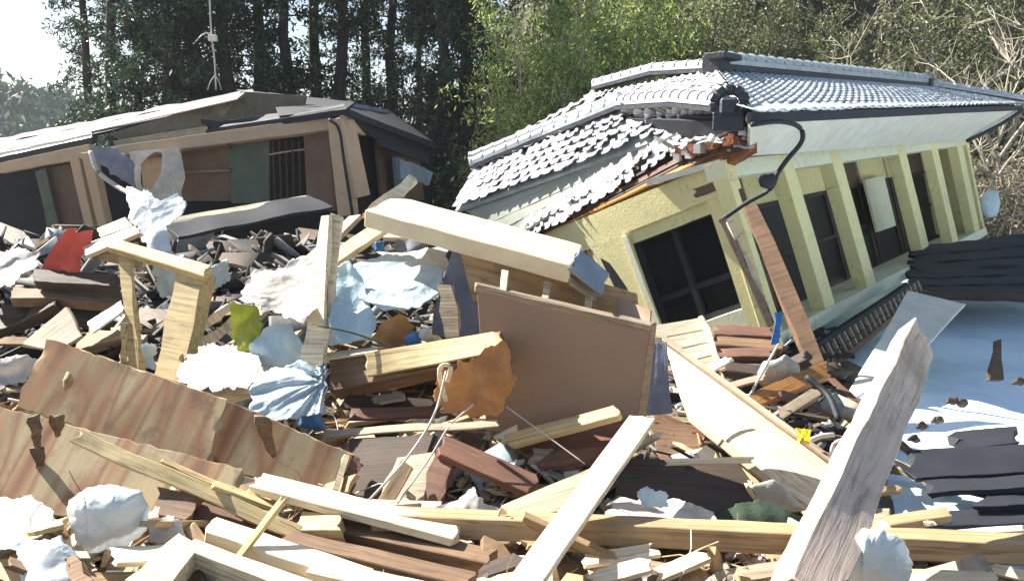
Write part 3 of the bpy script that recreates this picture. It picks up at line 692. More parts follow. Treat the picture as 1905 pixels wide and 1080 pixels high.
def tile_mats(patch, nu, nv, out, lift=.03, jr=.0, skip=0.0, u0=0, u1=1, v0=0, v1=1, h=.16, lip=1.0):
    r = []
    nn = patch.nrm(out)
    for j in range(nv):
        for i in range(nu):
            if R.random() < skip: continue
            u = u0+(u1-u0)*(i+.5)/nu; v = v0+(v1-v0)*(j+.5)/nv; e = .01
            X = (patch(u+e, v)-patch(u-e, v))/(2*e)*(u1-u0)/nu; Yv = (patch(u, v+e)-patch(u, v-e))/(2*e)*(v1-v0)/nv
            X = X*(1+R.uniform(-jr, jr)*.5); Yv = Yv*(1.05+R.uniform(0, jr))+X*R.uniform(-jr, jr)*.6
            c = patch(u, v)+nn*(lift+R.uniform(0, jr)*.12)
            Mx = Matrix((X, Yv, nn*h)).transposed().to_4x4(); Mx.translation = c
            if jr: Mx = Mx @ Matrix.Rotation(R.uniform(-jr, jr)*.9, 4, 'X') @ Matrix.Rotation(R.uniform(-jr, jr)*.8, 4, 'Y')
            r.append(Mx)
    return r
def tiles(patch, nu, nv, out, me, **k):
    for Mx in tile_mats(patch, nu, nv, out, **k): link('tile', me, Mx, HR)
def tiles_stuff(name, patch, nu, nv, out, m, parent=None, **k):
    ms = tile_mats(patch, nu, nv, out, **k); vs, fs = [], []
    for q, Mx in enumerate(ms):
        a = np.array(Mx); vs.append(TVn @ a[:3, :3].T + a[:3, 3]); fs.append(TFn+q*len(TVn))
    Mp = WM[parent or HR]; t = np.array(Mp.translation)
    o = link(name, npmesh(name, np.concatenate(vs)-t, np.concatenate(fs), M[m]), Mp.copy(), parent or HR); o['kind'] = 'stuff'; return o
UPF = V((0, 0, 1))
R1, R2 = P(1332, 132, 15.8), P(1722, 163, 23.0)
RA = Patch(R1, R2, P(1903, 195, 23.5), P(1396, 212, 11.15))           # right slope
slabW('roof_deck', [RA.tl-V((0,0,.05)), RA.tr-V((0,0,.05)), RA.br-V((0,0,.05)), RA.bl-V((0,0,.05))], .08, M['darkmetal'], HR, 0, 4, 2, .0, out=UPF)
tiles_stuff('roof_tiles', RA, 46, 13, UPF, 'tile', jr=.05, v1=.93)
for Mx in tile_mats(RA, 46, 1, UPF, v0=.93, v1=1.0, jr=.05, h=.2): link('eave_tile', tmesh2, Mx, HR)
RB = Patch(P(1106, 176, 18.5), R1, P(1390, 208, 11.5), P(1150, 206, 15.5))   # front slope, upper
slabW('roof_deck', [q-V((0,0,.06)) for q in (RB.tl, RB.tr, RB.br, RB.bl)], .08, M['darkmetal'], HR, 0, 4, 2, .0, out=UPF)
tiles_stuff('front_roof_tiles', RB, 17, 11, UPF, 'tile2', jr=.12, skip=.02)
RC = Patch(P(872, 296, 19), P(1106, 176, 18.5), P(1152, 204, 15.5), P(884, 318, 17.9))  # strip left of the descending ridge
slabW('roof_deck', [q-V((0,0,.06)) for q in (RC.tl, RC.tr, RC.br, RC.bl)], .08, M['tile'], HR, 0, 4, 2, .0, out=UPF)
tiles(RC, 12, 5, UPF, tmesh, jr=.08, skip=.02)
RD = Patch(P(882, 322, 17.8), P(1152, 208, 15.3), P(1256, 240, 13.8), P(846, 386, 17.0))
slabW('roof_deck', [q-V((0,0,.07)) for q in (RD.tl, RD.tr, RD.br, RD.bl)], .06, M['tile'], HR, 0, 4, 2, .0, out=UPF)
tiles(RD, 19, 5, UPF, tmesh, jr=.11, skip=.02)
RE = Patch(P(1152, 208, 15.3), P(1390, 212, 11.6), P(1384, 244, 11.9), P(1256, 242, 13.7))
slabW('roof_deck', [q-V((0,0,.08)) for q in (RE.tl, RE.tr, RE.br, RE.bl)], .06, M['darkmetal'], HR, 0, 4, 2, .0, out=UPF)
tiles(RE, 9, 4, UPF, tmesh, jr=.14, skip=.04)
RF = Patch(P(966, 420, 15.6), P(1262, 246, 13.7), P(1296, 270, 13.1), P(1000, 440, 15.1))
tiles(RF, 19, 2, UPF, tmesh, jr=.2, skip=.04, lift=.06)
for k in range(16):
    x = R.uniform(1230, 1385); c = P(x, 255+R.uniform(-14, 12)+(1385-x)*.12, 12.0+(1385-x)/150*1.2)
    Mx = (Matrix.Translation(c) @ Matrix.Rotation(R.uniform(0, 6), 4, 'Z') @ Matrix.Rotation(R.uniform(-.7, .7), 4, 'X') @ Matrix.Diagonal((.27, .28, .16, 1))); link('broken_tile', tmesh, Mx, HR)
# ridges
def cyl_mesh(name, m, seg=8):
    vs, fs = [], []
    for y, r in ((-.5, 1.0), (.38, .92), (.38, 1.12), (.5, 1.12)):
        for k in range(seg+1):
            a = math.pi*k/seg; vs.append((y, math.cos(a)*r, math.sin(a)*r))
    n = seg+1
    for l in range(3):
        for k in range(seg): fs.append((l*n+k, l*n+k+1, (l+1)*n+k+1, (l+1)*n+k))
    fs.append(tuple(range(n))); fs.append(tuple(reversed(range(3*n, 4*n))))
    return mesh(name, vs, fs, M[m], False)
CAPP, CAPD = cyl_mesh('ridge_tile', 'tile2'), cyl_mesh('ridge_tile', 'tile')
def ridge(pts, step, r, me, base=.14, basem='tiledark', courses=2):
    W = [P(*p) for p in pts]
    for a, b in zip(W, W[1:]):
        X = (b-a).normalized(); S_ = X.cross(V((0, 0, 1))).normalized(); U = S_.cross(X)
        for c in range(courses):
            beamW('ridge_course', a+U*(base*(c+.5)/courses-.03), b+U*(base*(c+.5)/courses-.03), r*2.4-.03*c, base/courses-.012, M[basem if c % 2 == 0 else 'tile'], HR)
        n = max(1, int((b-a).length/step))
        for i in range(n):
            c = a.lerp(b, (i+.5)/n)+U*(base-.03)
            Mx = Matrix((X*(b-a).length/n*.97, S_*r, U*r)).transposed().to_4x4(); Mx.translation = c
            link('ridge_tile', me, Mx, HR)
ridge([(1338, 128, 15.7), (1722, 161, 23.0)], .36, .13, CAPD, .2)
ridge([(1722, 161, 23.0), (1904, 190, 23.6)], .4, .10, CAPD, .12)
ridge([(1325, 132, 15.8), (1215, 138, 17.0), (1108, 166, 18.4)], .26, .10, CAPP, .14)
ridge([(1345, 205, 11.9), (1255, 196, 13.4), (1155, 202, 15.2)], .26, .11, CAPP, .15)
ridge([(1155, 202, 15.2), (1015, 258, 16.7), (882, 312, 17.8)], .30, .10, CAPP, .15)
ridge([(1330, 184, 13.0), (1235, 178, 14.4), (1160, 186, 15.9)], .5, .08, CAPP, .10)
ridge([(1155, 188, 15.7), (1010, 246, 17.2), (878, 298, 18.3)], .30, .08, CAPP, .12)
# ornamental end tiles: petal ringed disc and the ridge finial
def onigawara(c, s, f):
    n = thing('ridge_end_ornament', None, None, c); n.parent = HR; n.matrix_local = WM[HR].inverted() @ WM[n]
    X = f.cross(V((0, 0, 1))).normalized(); U = X.cross(f)
    boxW('plate', c-U*s*.35, X, U, f, s*.5, s*.4, s*.14, M['tiledark'], n, .03*s)
    for k in range(9):
        a = math.pi*(-.25+1.5*k/8)
        q = c+X*math.cos(a)*s*.48+U*(math.sin(a)*s*.45+.05)
        boxW('petal', q, X*math.cos(a)+U*math.sin(a), U*math.cos(a)-X*math.sin(a), f, s*.17, s*.15, s*.17, M['tiledark'], n, .06*s)
    boxW('boss', c+f*s*.12, X, U, f, s*.3, s*.3, s*.16, M['tiledark'], n, .1*s)
onigawara(P(1357, 200, 11.7), .40, (V((-.35, -.9, .1))).normalized())
boxW('finial', P(1332, 122, 15.6), A, V((0, 0, 1)), OUTR, .2, .16, .18, M['tiledark'], HR, .03)
boxW('finial', P(1345, 106, 15.5), A, V((0, 0, 1)), OUTR, .34, .05, .2, M['tiledark'], HR, .02)
boxW('finial', P(1722, 166, 22.9), A, V((0, 0, 1)), OUTR, .12, .25, .16, M['tiledark'], HR, .02)
# hidden sides of the house so that it is closed
bk = -A.cross(V((0, 0, 1)))
slabW('back_wall', [F.tr, F.tr-V((.78, -.63, 0))*4.5, F.br-V((.78, -.63, 0))*4.5, F.br], .2, M['wall'], HR, 0, 3, 2, 0, out=A)
slabW('back_wall', [G.tl, G.tl+A*9, G.bl+A*9, G.bl], .2, M['wall'], HR, 0, 3, 2, 0, out=V((-.78, .63, 0)))

# ---------------------------------------------------------------- left house: collapsed, sheet metal roof
HL = thing('collapsed_tan_house', 'collapsed low tan walled house with torn openings and a dark metal roof', 'house', P(400, 400, 19))
def SL(name, m, pts, Yd, t=.06, **k):
    k.setdefault('rag', 0); k.setdefault('jit', .004); return S(name, None, None, m, pts, Yd, t, parent=HL, **k)
# roof: upper pale sheet strip, its folded underside, ridge and eaves
SL('roof_sheet', 'darkmetal', [0, 262, 470, 168, 480, 178, 0, 290], [24, 20.5, 19.6, 21], .05, n=16)
SL('roof_edge', 'soffit', [90, 253, 455, 172, 440, 184, 110, 257], [21.4, 19.4, 19.2, 21.0], .03, n=16)
SL('ridge_cap', 'darkmetal', [0, 257, 470, 165, 475, 172, 0, 266], [23.9, 20.4, 20.2, 23.4], .10, n=20, jit=.02)
SL('gable_board', 'under', [205, 250, 450, 172, 400, 236, 240, 272], [20.2, 19.6, 19.5, 20.0], .05, n=10)
SL('gable_board', 'under', [448, 170, 570, 178, 560, 222, 398, 238], [19.6, 19.2, 19.1, 19.5], .05, n=10)
SL('roof_sheet', 'darkmetal', [440, 166, 640, 188, 640, 204, 560, 222], [22.0, 20.0, 18.2, 18.9], .05, n=12)
SL('roof_sheet', 'darkmetal', [500, 172, 660, 190, 640, 206, 520, 215], [21, 19.2, 18.0, 18.4], .05, n=12)
SL('soffit_board', 'under', [210, 262, 400, 232, 405, 246, 215, 276], [20, 19.3, 19.2, 19.9], .05)
SL('eave_sheet', 'darkmetal', [400, 228, 640, 192, 645, 204, 405, 240], [19.6, 18.4, 17.9, 19.0], .06, n=14, jit=.012)
SL('gutter', 'darkmetal', [398, 238, 645, 202, 648, 213, 400, 250], [18.9, 17.8, 17.8, 18.9], .12, n=10)
SL('hanging_sheet', 'darkmetal', [378, 222, 412, 226, 400, 250, 392, 252], [18.9, 18.9, 18.9, 18.9], .03, rag=.1)
SL('roof_edge', 'soffit', [470, 228, 640, 196, 642, 201, 470, 234], [18.8, 17.75, 17.75, 18.8], .03, n=10, jit=.01)
SL('roof_edge', 'soffit', [0, 284, 168, 248, 170, 253, 0, 290], [20.2, 19.1, 19.1, 20.2], .03, n=10, jit=.01)
for k in range(3):
    y = 272+k*9
    SL('roof_course', 'metal' if k == 1 else 'darkmetal', [0, y, 170, y-30+k*2, 172, y-21+k*2, 0, y+10], [21.2-.25*k, 19.9-.25*k, 19.7-.25*k, 21.0-.25*k], .07, n=12, jit=.012)
SL('gutter', 'darkmetal', [0, 292, 172, 254, 172, 266, 0, 305], [20.3, 19.2, 19.2, 20.3], .12, n=8)
# right side eave
SL('side_soffit', 'darkmetal', [652, 212, 800, 272, 800, 296, 690, 252], [18.0, 22.5, 22.3, 18.8], .05, n=10)
SL('side_roof', 'darkmetal', [600, 182, 725, 205, 812, 268, 655, 208], [20.4, 23.5, 22.6, 17.7], .10, n=12, jit=.01)
SL('side_gutter', 'darkmetal', [655, 208, 810, 266, 812, 300, 800, 292], [17.6, 22.4, 22.4, 20.0], .08, n=8) if False else SL('side_gutter', 'darkmetal', [655, 206, 812, 266, 812, 278, 655, 217], [17.7, 22.5, 22.5, 17.7], .1, n=8)
SL('ridge_cap', 'metal', [640, 188, 725, 205, 728, 212, 640, 195], [20.3, 23.4, 23.2, 20.0], .06)
# walls
SL('wall_band', 'tanwall', [0, 303, 165, 268, 168, 292, 0, 322], [20.1, 19.0, 19.0, 20.1], .15)
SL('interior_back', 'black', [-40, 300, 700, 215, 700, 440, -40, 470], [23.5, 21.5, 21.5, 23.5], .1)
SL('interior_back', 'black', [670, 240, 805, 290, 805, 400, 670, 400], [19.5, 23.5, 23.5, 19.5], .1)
SL('wall_panel', 'brownwall', [70, 315, 128, 305, 165, 425, 88, 432], [19.9, 19.6, 19.5, 19.8], .06)
SL('wall_panel', 'greenwall', [64, 318, 84, 314, 112, 430, 92, 432], [19.7, 19.6, 19.5, 19.6], .05)
SL('post', 'tanwall', [128, 296, 146, 292, 176, 430, 160, 432], [19.2, 19.1, 19.1, 19.2], .2, bev=.01)
SL('post', 'tanwall', [150, 285, 168, 282, 198, 420, 182, 425], [19.0, 18.9, 18.9, 19.0], .2, bev=.01)
SL('lintel_beam', 'tanwall', [185, 276, 610, 216, 640, 238, 190, 296], [19.3, 18.1, 18.0, 19.2], .18, n=10)
SL('lintel_beam', 'brown', [190, 292, 420, 262, 422, 270, 192, 302], [19.2, 18.6, 18.55, 19.15], .12, n=10)
SL('wall_panel', 'tanwall', [258, 285, 335, 275, 342, 372, 270, 372], [19.3, 19.1, 19.0, 19.2], .06)
SL('wall_panel', 'brownwall', [325, 272, 424, 262, 430, 374, 340, 374], [19.1, 18.8, 18.8, 19.0], .06)
SL('panel_rail', 'brown', [330, 318, 428, 314, 428, 319, 330, 323], [18.95, 18.7, 18.7, 18.95], .02)
SL('wall_panel', 'greenwall', [424, 262, 500, 255, 500, 378, 430, 378], [18.8, 18.6, 18.5, 18.7], .06)
SL('wall_panel', 'brownwall', [564, 242, 612, 236, 622, 392, 572, 394], [18.4, 18.2, 18.1, 18.3], .08)
for k in range(5): SL('shutter_bar', 'dark', [506+k*12, 262, 509+k*12, 262, 512+k*12, 376, 509+k*12, 376], 18.5, .03, n=2, mv=1)
SL('window_rail', 'grey', [500, 286, 566, 276, 566, 279, 500, 289], 18.5, .03)
SL('corner_post', 'tanwall', [608, 224, 632, 218, 652, 400, 628, 404], [18.0, 17.8, 17.7, 17.9], .25, bev=.015)
SL('corner_post', 'tanwall', [632, 218, 660, 222, 690, 362, 664, 368], [17.75, 18.1, 18.0, 17.7], .22, bev=.015)
SL('lintel_beam', 'tanwall', [640, 214, 684, 228, 682, 252, 650, 240], [17.8, 18.9, 18.9, 17.9], .1)
wire('downpipe', None, None, 'darkmetal', [(612, 222, 17.7), (630, 240, 17.6), (640, 300, 17.5), (656, 400, 17.5)], .035, parent=HL)
SL('side_wall', 'brownwall', [700, 262, 780, 285, 790, 372, 712, 372], [19.8, 22.2, 22.1, 19.7], .08)
SL('side_wall', 'metal', [735, 292, 752, 296, 756, 372, 742, 372], [20.0, 20.5, 20.4, 19.9], .08)
# lower side roof wreck
SL('side_roof', 'darkmetal', [700, 255, 800, 290, 798, 305, 700, 268], [19.2, 21.6, 21.4, 19.0], .06)
SL('side_roof', 'metal', [744, 296, 806, 318, 800, 345, 748, 330], [19.2, 20.6, 20.2, 18.9], .05, jit=.03)
# torn white wall lining around an oval hole
def ringsheet(name, out, hole, Y, m, t=.05):
    n = 36; vs = []; 
    def rs(o):
        pts = [V((o[i], o[i+1])) for i in range(0, len(o), 2)]; cx = sum((p for p in pts), V((0, 0)))/len(pts); res = []
        for k in range(n):
            a = 2*math.pi*k/n; d = V((math.cos(a), math.sin(a))); best = 20
            for p, q in zip(pts, pts[1:]+pts[:1]):
                e = q-p; den = d.x*e.y-d.y*e.x
                if abs(den) < 1e-9: continue
                w_ = p-cx; tt = (w_.x*e.y-w_.y*e.x)/den; ss = (w_.x*d.y-w_.y*d.x)/den
                if tt > 0 and -1e-6 <= ss <= 1+1e-6: best = max(best, tt) if best != 20 else tt
            res.append(cx+d*best)
        return res
    o, h = rs(out), rs(hole); c0 = P(300, 320, Y)
    for layer in (0, t):
        for ring in (o, [a.lerp(b, .5) for a, b in zip(o, h)], h):
            for p in ring: vs.append(P(p.x, p.y, Y+layer+.08*noise.noise(V((p.x*.03, p.y*.03, 1))))-c0)
    fs = []
    for l in (0, 3*n):
        for r in (0, 1):
            for k in range(n): fs.append((l+r*n+k, l+r*n+(k+1) % n, l+(r+1)*n+(k+1) % n, l+(r+1)*n+k))
    for r in (0, 2):
        for k in range(n): fs.append((r*n+k, r*n+(k+1) % n, 3*n+r*n+(k+1) % n, 3*n+r*n+k))
    return link(name, mesh(name, [tuple(v) for v in vs], fs, M[m]), Matrix.Translation(c0), HL)
ringsheet('torn_wall_lining', [240, 282, 335, 274, 345, 330, 332, 372, 290, 385, 252, 350], [262, 305, 285, 282, 302, 284, 300, 320, 282, 352, 262, 348], 18.7, 'cloth')
drape('torn_insulation', None, None, 'greyblue', [172, 270, 215, 275, 248, 300, 250, 345, 225, 335, 195, 310, 178, 300], 18.5, .12, 2, .4, 4, parent=HL)
wire('torn_strip', None, None, 'cloth', [(168, 282, 18.4), (182, 318, 18.2), (215, 345, 18.0), (242, 360, 17.6)], .05, parent=HL)
# mast on the left roof
MA = thing('roof_mast', 'thin metal antenna mast standing on the ridge of the left house', 'antenna', P(400, 165, 20.5))
wire('pole', None, None, 'wire', [(389, -30, 20.5), (393, 60, 20.5), (399, 110, 20.5), (402, 168, 20.5)], .022, parent=MA)
boxW('junction_box', P(396, 71, 20.4), V((1, 0, 0)), V((0, 0, 1)), V((0, -1, 0)), .09, .07, .06, M['soffit'], MA, .01)
wire('guy_wire', None, None, 'wire', [(360, 82, 20.4), (378, 64, 20.4), (394, 62, 20.4)], .012, parent=MA)
for dx in (-14, 12): wire('stay', None, None, 'wire', [(400, 140, 20.4), (400+dx*.6, 152, 20.4), (400+dx, 168, 20.4)], .012, parent=MA)

# ---------------------------------------------------------------- debris traced piece by piece
# foreground
S('fallen_beam', 'long orange brown beam lying right across the lower right foreground', 'beam', 'tan', [690, 938, 1960, 992, 1960, 1014, 690, 955], [4.9, 4.75, 4.45, 4.6], .115, n=30, bev=.006)
S('diagonal_plank', 'sunlit white plank standing diagonally in the centre foreground', 'plank', 'white', [1172, 770, 925, 1100, 995, 1100, 1218, 778], [5.9, 3.75, 3.66, 5.75], .03, n=16)
S('leaning_post', 'thick weathered pinkish post with a splintered tip leaning up at the right', 'post', 'drift', [1702, 592, 1462, 1085, 1578, 1085, 1742, 655], [5.7, 3.35, 3.45, 5.78], .14, n=26, jit=.009, rag=.06, bev=.008)
S('broad_board', 'very wide pale sunlit board sloping down from the cabinet to the leaning post', 'board', 'pale', [1232, 625, 1590, 888, 1530, 962, 1280, 775], [8.4, 6.2, 5.5, 7.4], .05, n=18, bev=.006)
S('edge_batten', 'thin dark grooved batten along the upper edge of the broad pale board', 'batten', 'grey', [1236, 622, 1582, 872, 1578, 880, 1232, 632], [8.35, 6.15, 6.1, 8.3], .04, n=14)
S('under_board', 'narrow brown board along the lower edge of the broad pale board', 'board', 'tan', [1290, 772, 1522, 958, 1515, 972, 1285, 786], [7.35, 5.45, 5.4, 7.3], .05, n=12)
# stained plywood sheets
S('plywood_sheet', 'stained orange brown plywood sheet, upper left one with a small torn hole', 'plywood', 'plywood', [92, 630, 420, 742, 385, 872, 28, 756], [6.35, 5.9, 5.65, 6.1], .018, n=30, mv=8, jit=.0015, rag=.03)
S('plywood_sheet', 'stained plywood sheet bending down right of the upper left one', 'plywood', 'plywood', [415, 742, 662, 846, 628, 916, 380, 868], [6.0, 5.75, 5.6, 5.75], .018, n=24, mv=8, jit=.0015, rag=.02)
S('plywood_sheet', 'largest stained plywood sheet, behind the round white bag', 'plywood', 'plywood', [-60, 742, 455, 872, 420, 1010, -60, 930], [5.75, 5.35, 5.0, 5.3], .018, n=30, mv=8, jit=.0015, rag=.03)
S('board_edge', 'pale end of a thin board beside the torn plywood corner', 'board', 'pale', [640, 842, 652, 846, 632, 912, 618, 906], [5.6, 5.6, 5.3, 5.3], .05)
S('board_edge', 'reddish end of a thin board right of the pale board end', 'board', 'red', [656, 846, 672, 852, 652, 915, 640, 912], [5.62, 5.62, 5.35, 5.35], .05)
for k, (x, y, x2, y2) in enumerate([(55, 780, 70, 838), (98, 782, 108, 810), (62, 838, 72, 880), (478, 780, 510, 850)]):
    blob('torn_flap', ['curled torn flap on the left end of the plywood', 'small torn flap beside the curled one on the plywood', 'lower torn flap on the largest plywood sheet', 'hanging torn strips on the right plywood sheet'][k], 'plywood flap', 'brown', [x-8, y-8, x+22, y-10, x2+6, y2, x2-4, y2+6, x, y+20], 5.42 if k < 3 else 5.75, .015, .03, 9, k, N=18, K=4)
blob('torn_chip', 'small curled chip standing out of the upper left plywood sheet', 'chip', 'tan', [114, 712, 128, 690, 136, 704, 130, 722, 120, 726], 6.0, .03, .03, 9, 6, N=14, K=4)
# broken yellow stick and boards in the lower left
S('broken_lath', 'long rough yellow lath broken along its length across the plywood', 'lath', 'yellow', [150, 798, 565, 978, 548, 1002, 132, 822], [4.95, 4.55, 4.5, 4.9], .03, n=26, jit=.008, rag=.03)
S('broken_lath', 'short rough lath lying against the long yellow lath', 'lath', 'yellow', [298, 848, 432, 904, 428, 914, 296, 858], [4.9, 4.75, 4.72, 4.88], .03, n=10, jit=.006)
S('sunlit_plank', 'sunlit plank with a bright top pointing to the middle of the foreground', 'plank', 'white', [488, 878, 862, 972, 842, 1000, 465, 903], [5.0, 4.6, 4.4, 4.8], .05, n=16, bev=.005)
S('dark_beam', 'dark brown beam under the sunlit plank in the centre foreground', 'beam', 'brown', [568, 942, 930, 1022, 905, 1046, 545, 968], [4.85, 4.4, 4.25, 4.7], .12, n=14, bev=.006)
S('dark_beam', 'lower dark brown beam lying below the other one', 'beam', 'brown', [545, 985, 890, 1062, 870, 1090, 520, 1004], [4.5, 4.15, 4.05, 4.4], .12, n=14, bev=.006)
S('olive_block', 'short olive brown block on the left end of the dark beam', 'wood block', 'yellow', [560, 948, 632, 955, 634, 985, 548, 985], [4.72, 4.62, 4.45, 4.55], .1)
S('joist', 'upper bright joist of the three in the lower left', 'joist', 'white', [398, 958, 700, 1058, 670, 1085, 380, 985], [4.5, 4.1, 3.95, 4.35], .09, n=14, bev=.006)
S('joist', 'lower bright joist with an orange brown side at the bottom edge', 'joist', 'white', [362, 1000, 612, 1088, 580, 1110, 352, 1020], [4.25, 3.9, 3.8, 4.15], .14, n=14, bev=.006)
S('joist', 'lowest joist cut by the bottom edge left of centre', 'joist', 'white', [590, 1035, 860, 1095, 840, 1120, 570, 1062], [4.1, 3.8, 3.7, 4.0], .08, n=12)
S('post_end', 'pale squared post end leaning at the bottom left of the joists', 'post', 'pale', [330, 990, 368, 1012, 300, 1100, 235, 1078], [4.3, 4.2, 3.8, 3.85], .1, n=10, bev=.008)
S('thin_board', 'reddish board between the plywood and the upper joist', 'board', 'red', [330, 900, 560, 985, 540, 1010, 320, 950], [4.85, 4.6, 4.5, 4.65], .04)
S('rail', 'small brown rail behind the round white bag', 'rail', 'brown', [296, 905, 372, 920, 350, 968, 290, 955], [4.75, 4.7, 4.55, 4.6], .05)
S('shingle_board', 'rough pale board lying under the round white bag', 'board', 'white', [205, 1015, 330, 1010, 330, 1040, 215, 1045], [4.2, 4.2, 4.05, 4.05], .03)
S('short_stud', 'short brown stud at the bottom left corner', 'stud', 'brown', [118, 1040, 140, 1030, 175, 1095, 150, 1105], [4.0, 4.0, 3.8, 3.8], .06)
drape('sheet_scrap', 'pale yellow crumpled sheet in the bottom left corner', 'sheet', 'bagy' if False else 'cloth', [-30, 925, 60, 925, 100, 950, 95, 985, 30, 1020, -40, 1020], 4.6, .035, 5, .5, 11, .6)
drape('sheet_scrap', 'white crumpled scrap right of the round white bag', 'sheet', 'cloth', [275, 965, 330, 960, 345, 995, 318, 1015, 280, 1005], 4.4, .03, 6, 1, 12, .2)
drape('sheet_scrap', 'greyish paper heap at the bottom left edge', 'paper', 'bagw', [30, 1010, 110, 1000, 150, 1040, 130, 1085, 40, 1090], 4.1, .04, 6, 2, 13, .2)
def bag(label, mat, outline, Y, th, seed, knot=None, amp=.02, fr=4):
    b = blob('plastic_bag', label, 'bag', mat, outline, Y, th, amp, fr, seed, N=56, K=14)
    if knot: 
        k = blob('knot', None, None, mat, [knot[0]-10, knot[1]+8, knot[0]-14, knot[1]-10, knot[0], knot[1]-4, knot[0]+13, knot[1]-12, knot[0]+9, knot[1]+8], Y-th*.3, .03, .02, 12, seed+1, N=16, K=4, parent=b)
    return b
drape('plastic_bag', 'round white plastic bag with a bluish sheen in the lower left', 'bag', 'bagw', [128, 930, 165, 905, 215, 902, 262, 915, 278, 945, 272, 985, 240, 1012, 205, 1020, 165, 1030, 140, 1000, 124, 965], 4.45, .016, 2.2, 0, 21, 0, hem=4, knot=(165, 1040), bulge=.22, K=34)
drape('plastic_bag', 'crumpled white bag behind the leaning post foot, at the bottom edge', 'bag', 'bagw', [1522, 1055, 1548, 1010, 1590, 985, 1640, 984, 1682, 1005, 1698, 1045, 1690, 1092, 1600, 1100, 1530, 1095], 3.8, .015, 2.2, 0, 23, 0, hem=5, knot=(1600, 1120), bulge=.18, K=34)
# beams and panels in the middle
S('box_beam', 'squared brown beam resting above the dark gap in the middle', 'beam', 'brown', [612, 662, 930, 615, 948, 655, 614, 728], [6.65, 6.35, 6.1, 6.5], .14, n=16, bev=.008)
S('facing_board', 'olive tan board nailed on the squared brown beam', 'board', 'yellow', [680, 655, 918, 616, 944, 650, 682, 700], [6.5, 6.28, 6.03, 6.42], .02, n=12)
S('beam_lining', 'pale thin board on top of the squared brown beam', 'board', 'white', [608, 656, 705, 645, 705, 652, 610, 666], [6.75, 6.65, 6.5, 6.6], .02)
CBX = thing('tipped_cabinet', 'large brown cabinet tipped back below the white beam in the centre', 'cabinet', P(1050, 700, 6.6))
def C(name, mat, pts, Yd, t, **k): return S(name, None, None, mat, pts, Yd, t, parent=CBX, **{**dict(rag=0, jit=.002), **k})
C('front_panel', 'veneer', [886, 528, 1212, 604, 1182, 790, 905, 802], [6.55, 6.25, 6.15, 6.4], .025, n=6, bev=.004)
C('side_panel', 'brown', [1212, 604, 1222, 600, 1200, 790, 1184, 792], [6.25, 6.6, 6.5, 6.15], .02)
C('back_panel', 'tan', [850, 448, 1185, 545, 1195, 640, 880, 560], [7.1, 6.8, 6.75, 7.0], .03)
C('top_rail', 'grey', [884, 524, 1212, 598, 1212, 606, 884, 532], [6.62, 6.3, 6.22, 6.54], .05)
for x, y in ((934, 500), (1012, 520), (1090, 540), (1152, 562)):
    C('slat', 'pale', [x, y, x+13, y+3, x+8, y+42, x-4, y+38], [6.75, 6.72, 6.5, 6.53], .03, n=3)
C('end_board', 'veneer', [1150, 552, 1212, 575, 1210, 604, 1145, 590], [6.7, 6.5, 6.35, 6.6], .02)
S('white_beam', 'thick white painted beam lying across the top of the cabinet', 'beam', 'paint', [740, 364, 1085, 455, 1060, 492, 678, 390], [7.9, 7.0, 6.55, 7.3], .15, n=14, bev=.01, jit=.003)
S('beam_end_plate', 'blue grey metal plate bent down at the right end of the white beam', 'plate', 'metal', [1080, 462, 1135, 508, 1120, 548, 1060, 500], [6.85, 6.9, 6.6, 6.5], .02, jit=.01)
S('beam_end_plate', 'small grey board under the metal plate at the beam end', 'board', 'grey', [1062, 508, 1118, 545, 1108, 560, 1062, 530], [6.6, 6.75, 6.7, 6.55], .02)
S('pole_stub', 'pale round-edged pole sticking out above the left end of the white beam', 'pole', 'white', [762, 324, 778, 334, 700, 405, 672, 398], [8.0, 8.0, 7.6, 7.6], .05, n=10, bev=.012)
S('long_rafter', 'long sunlit rafter rising from the white cloths to the beam end', 'rafter', 'pale', [706, 408, 722, 424, 520, 565, 500, 548], [7.7, 7.6, 7.2, 7.3], .06, n=16, bev=.006)
S('long_rafter', 'grey rafter behind the sunlit one, running up to the pole', 'rafter', 'grey', [648, 402, 672, 398, 470, 600, 440, 600], [8.5, 8.4, 7.8, 7.9], .05, n=14)
S('long_rafter', 'thin pale rafter crossing behind the upright laths', 'rafter', 'pale', [712, 428, 820, 432, 820, 445, 712, 440], [8.2, 7.9, 7.8, 8.1], .05)
S('upright_lath', 'left one of the two upright sunlit laths', 'lath', 'white', [597, 402, 613, 400, 594, 690, 562, 692], [7.08, 7.0, 6.6, 6.72], .04, n=16)
S('upright_lath', 'right one of the two upright sunlit laths', 'lath', 'white', [616, 396, 634, 402, 612, 640, 592, 640], [7.08, 7.06, 6.75, 6.75], .04, n=14)
S('upright_block', 'short pale block at the foot of the upright laths', 'wood block', 'white', [570, 612, 612, 612, 600, 690, 558, 690], [6.55, 6.5, 6.4, 6.45], .06)
S('grey_stud', 'grey board standing left of the cabinet', 'board', 'grey', [815, 528, 842, 530, 856, 625, 826, 628], [6.75, 6.7, 6.55, 6.6], .03)
S('grey_door', 'blue grey sheet leaning between the tarpaulin and the cabinet', 'sheet', 'greyblue', [840, 460, 930, 490, 895, 640, 800, 620], [7.3, 7.1, 6.9, 7.0], .03)
S('yellow_rail', 'yellow rail lying under the cabinet', 'rail', 'yellow', [936, 808, 1138, 754, 1156, 770, 948, 826], [6.1, 6.0, 5.85, 5.95], .05, n=10)
S('shaded_face_board', 'dark reddish board put in as the shaded face below the yellow rail', 'board', 'red', [955, 828, 1175, 776, 1150, 850, 1010, 870], [6.1, 6.1, 5.8, 5.8], .03)  # shaded lower face of the yellow rail, put in as a dark board
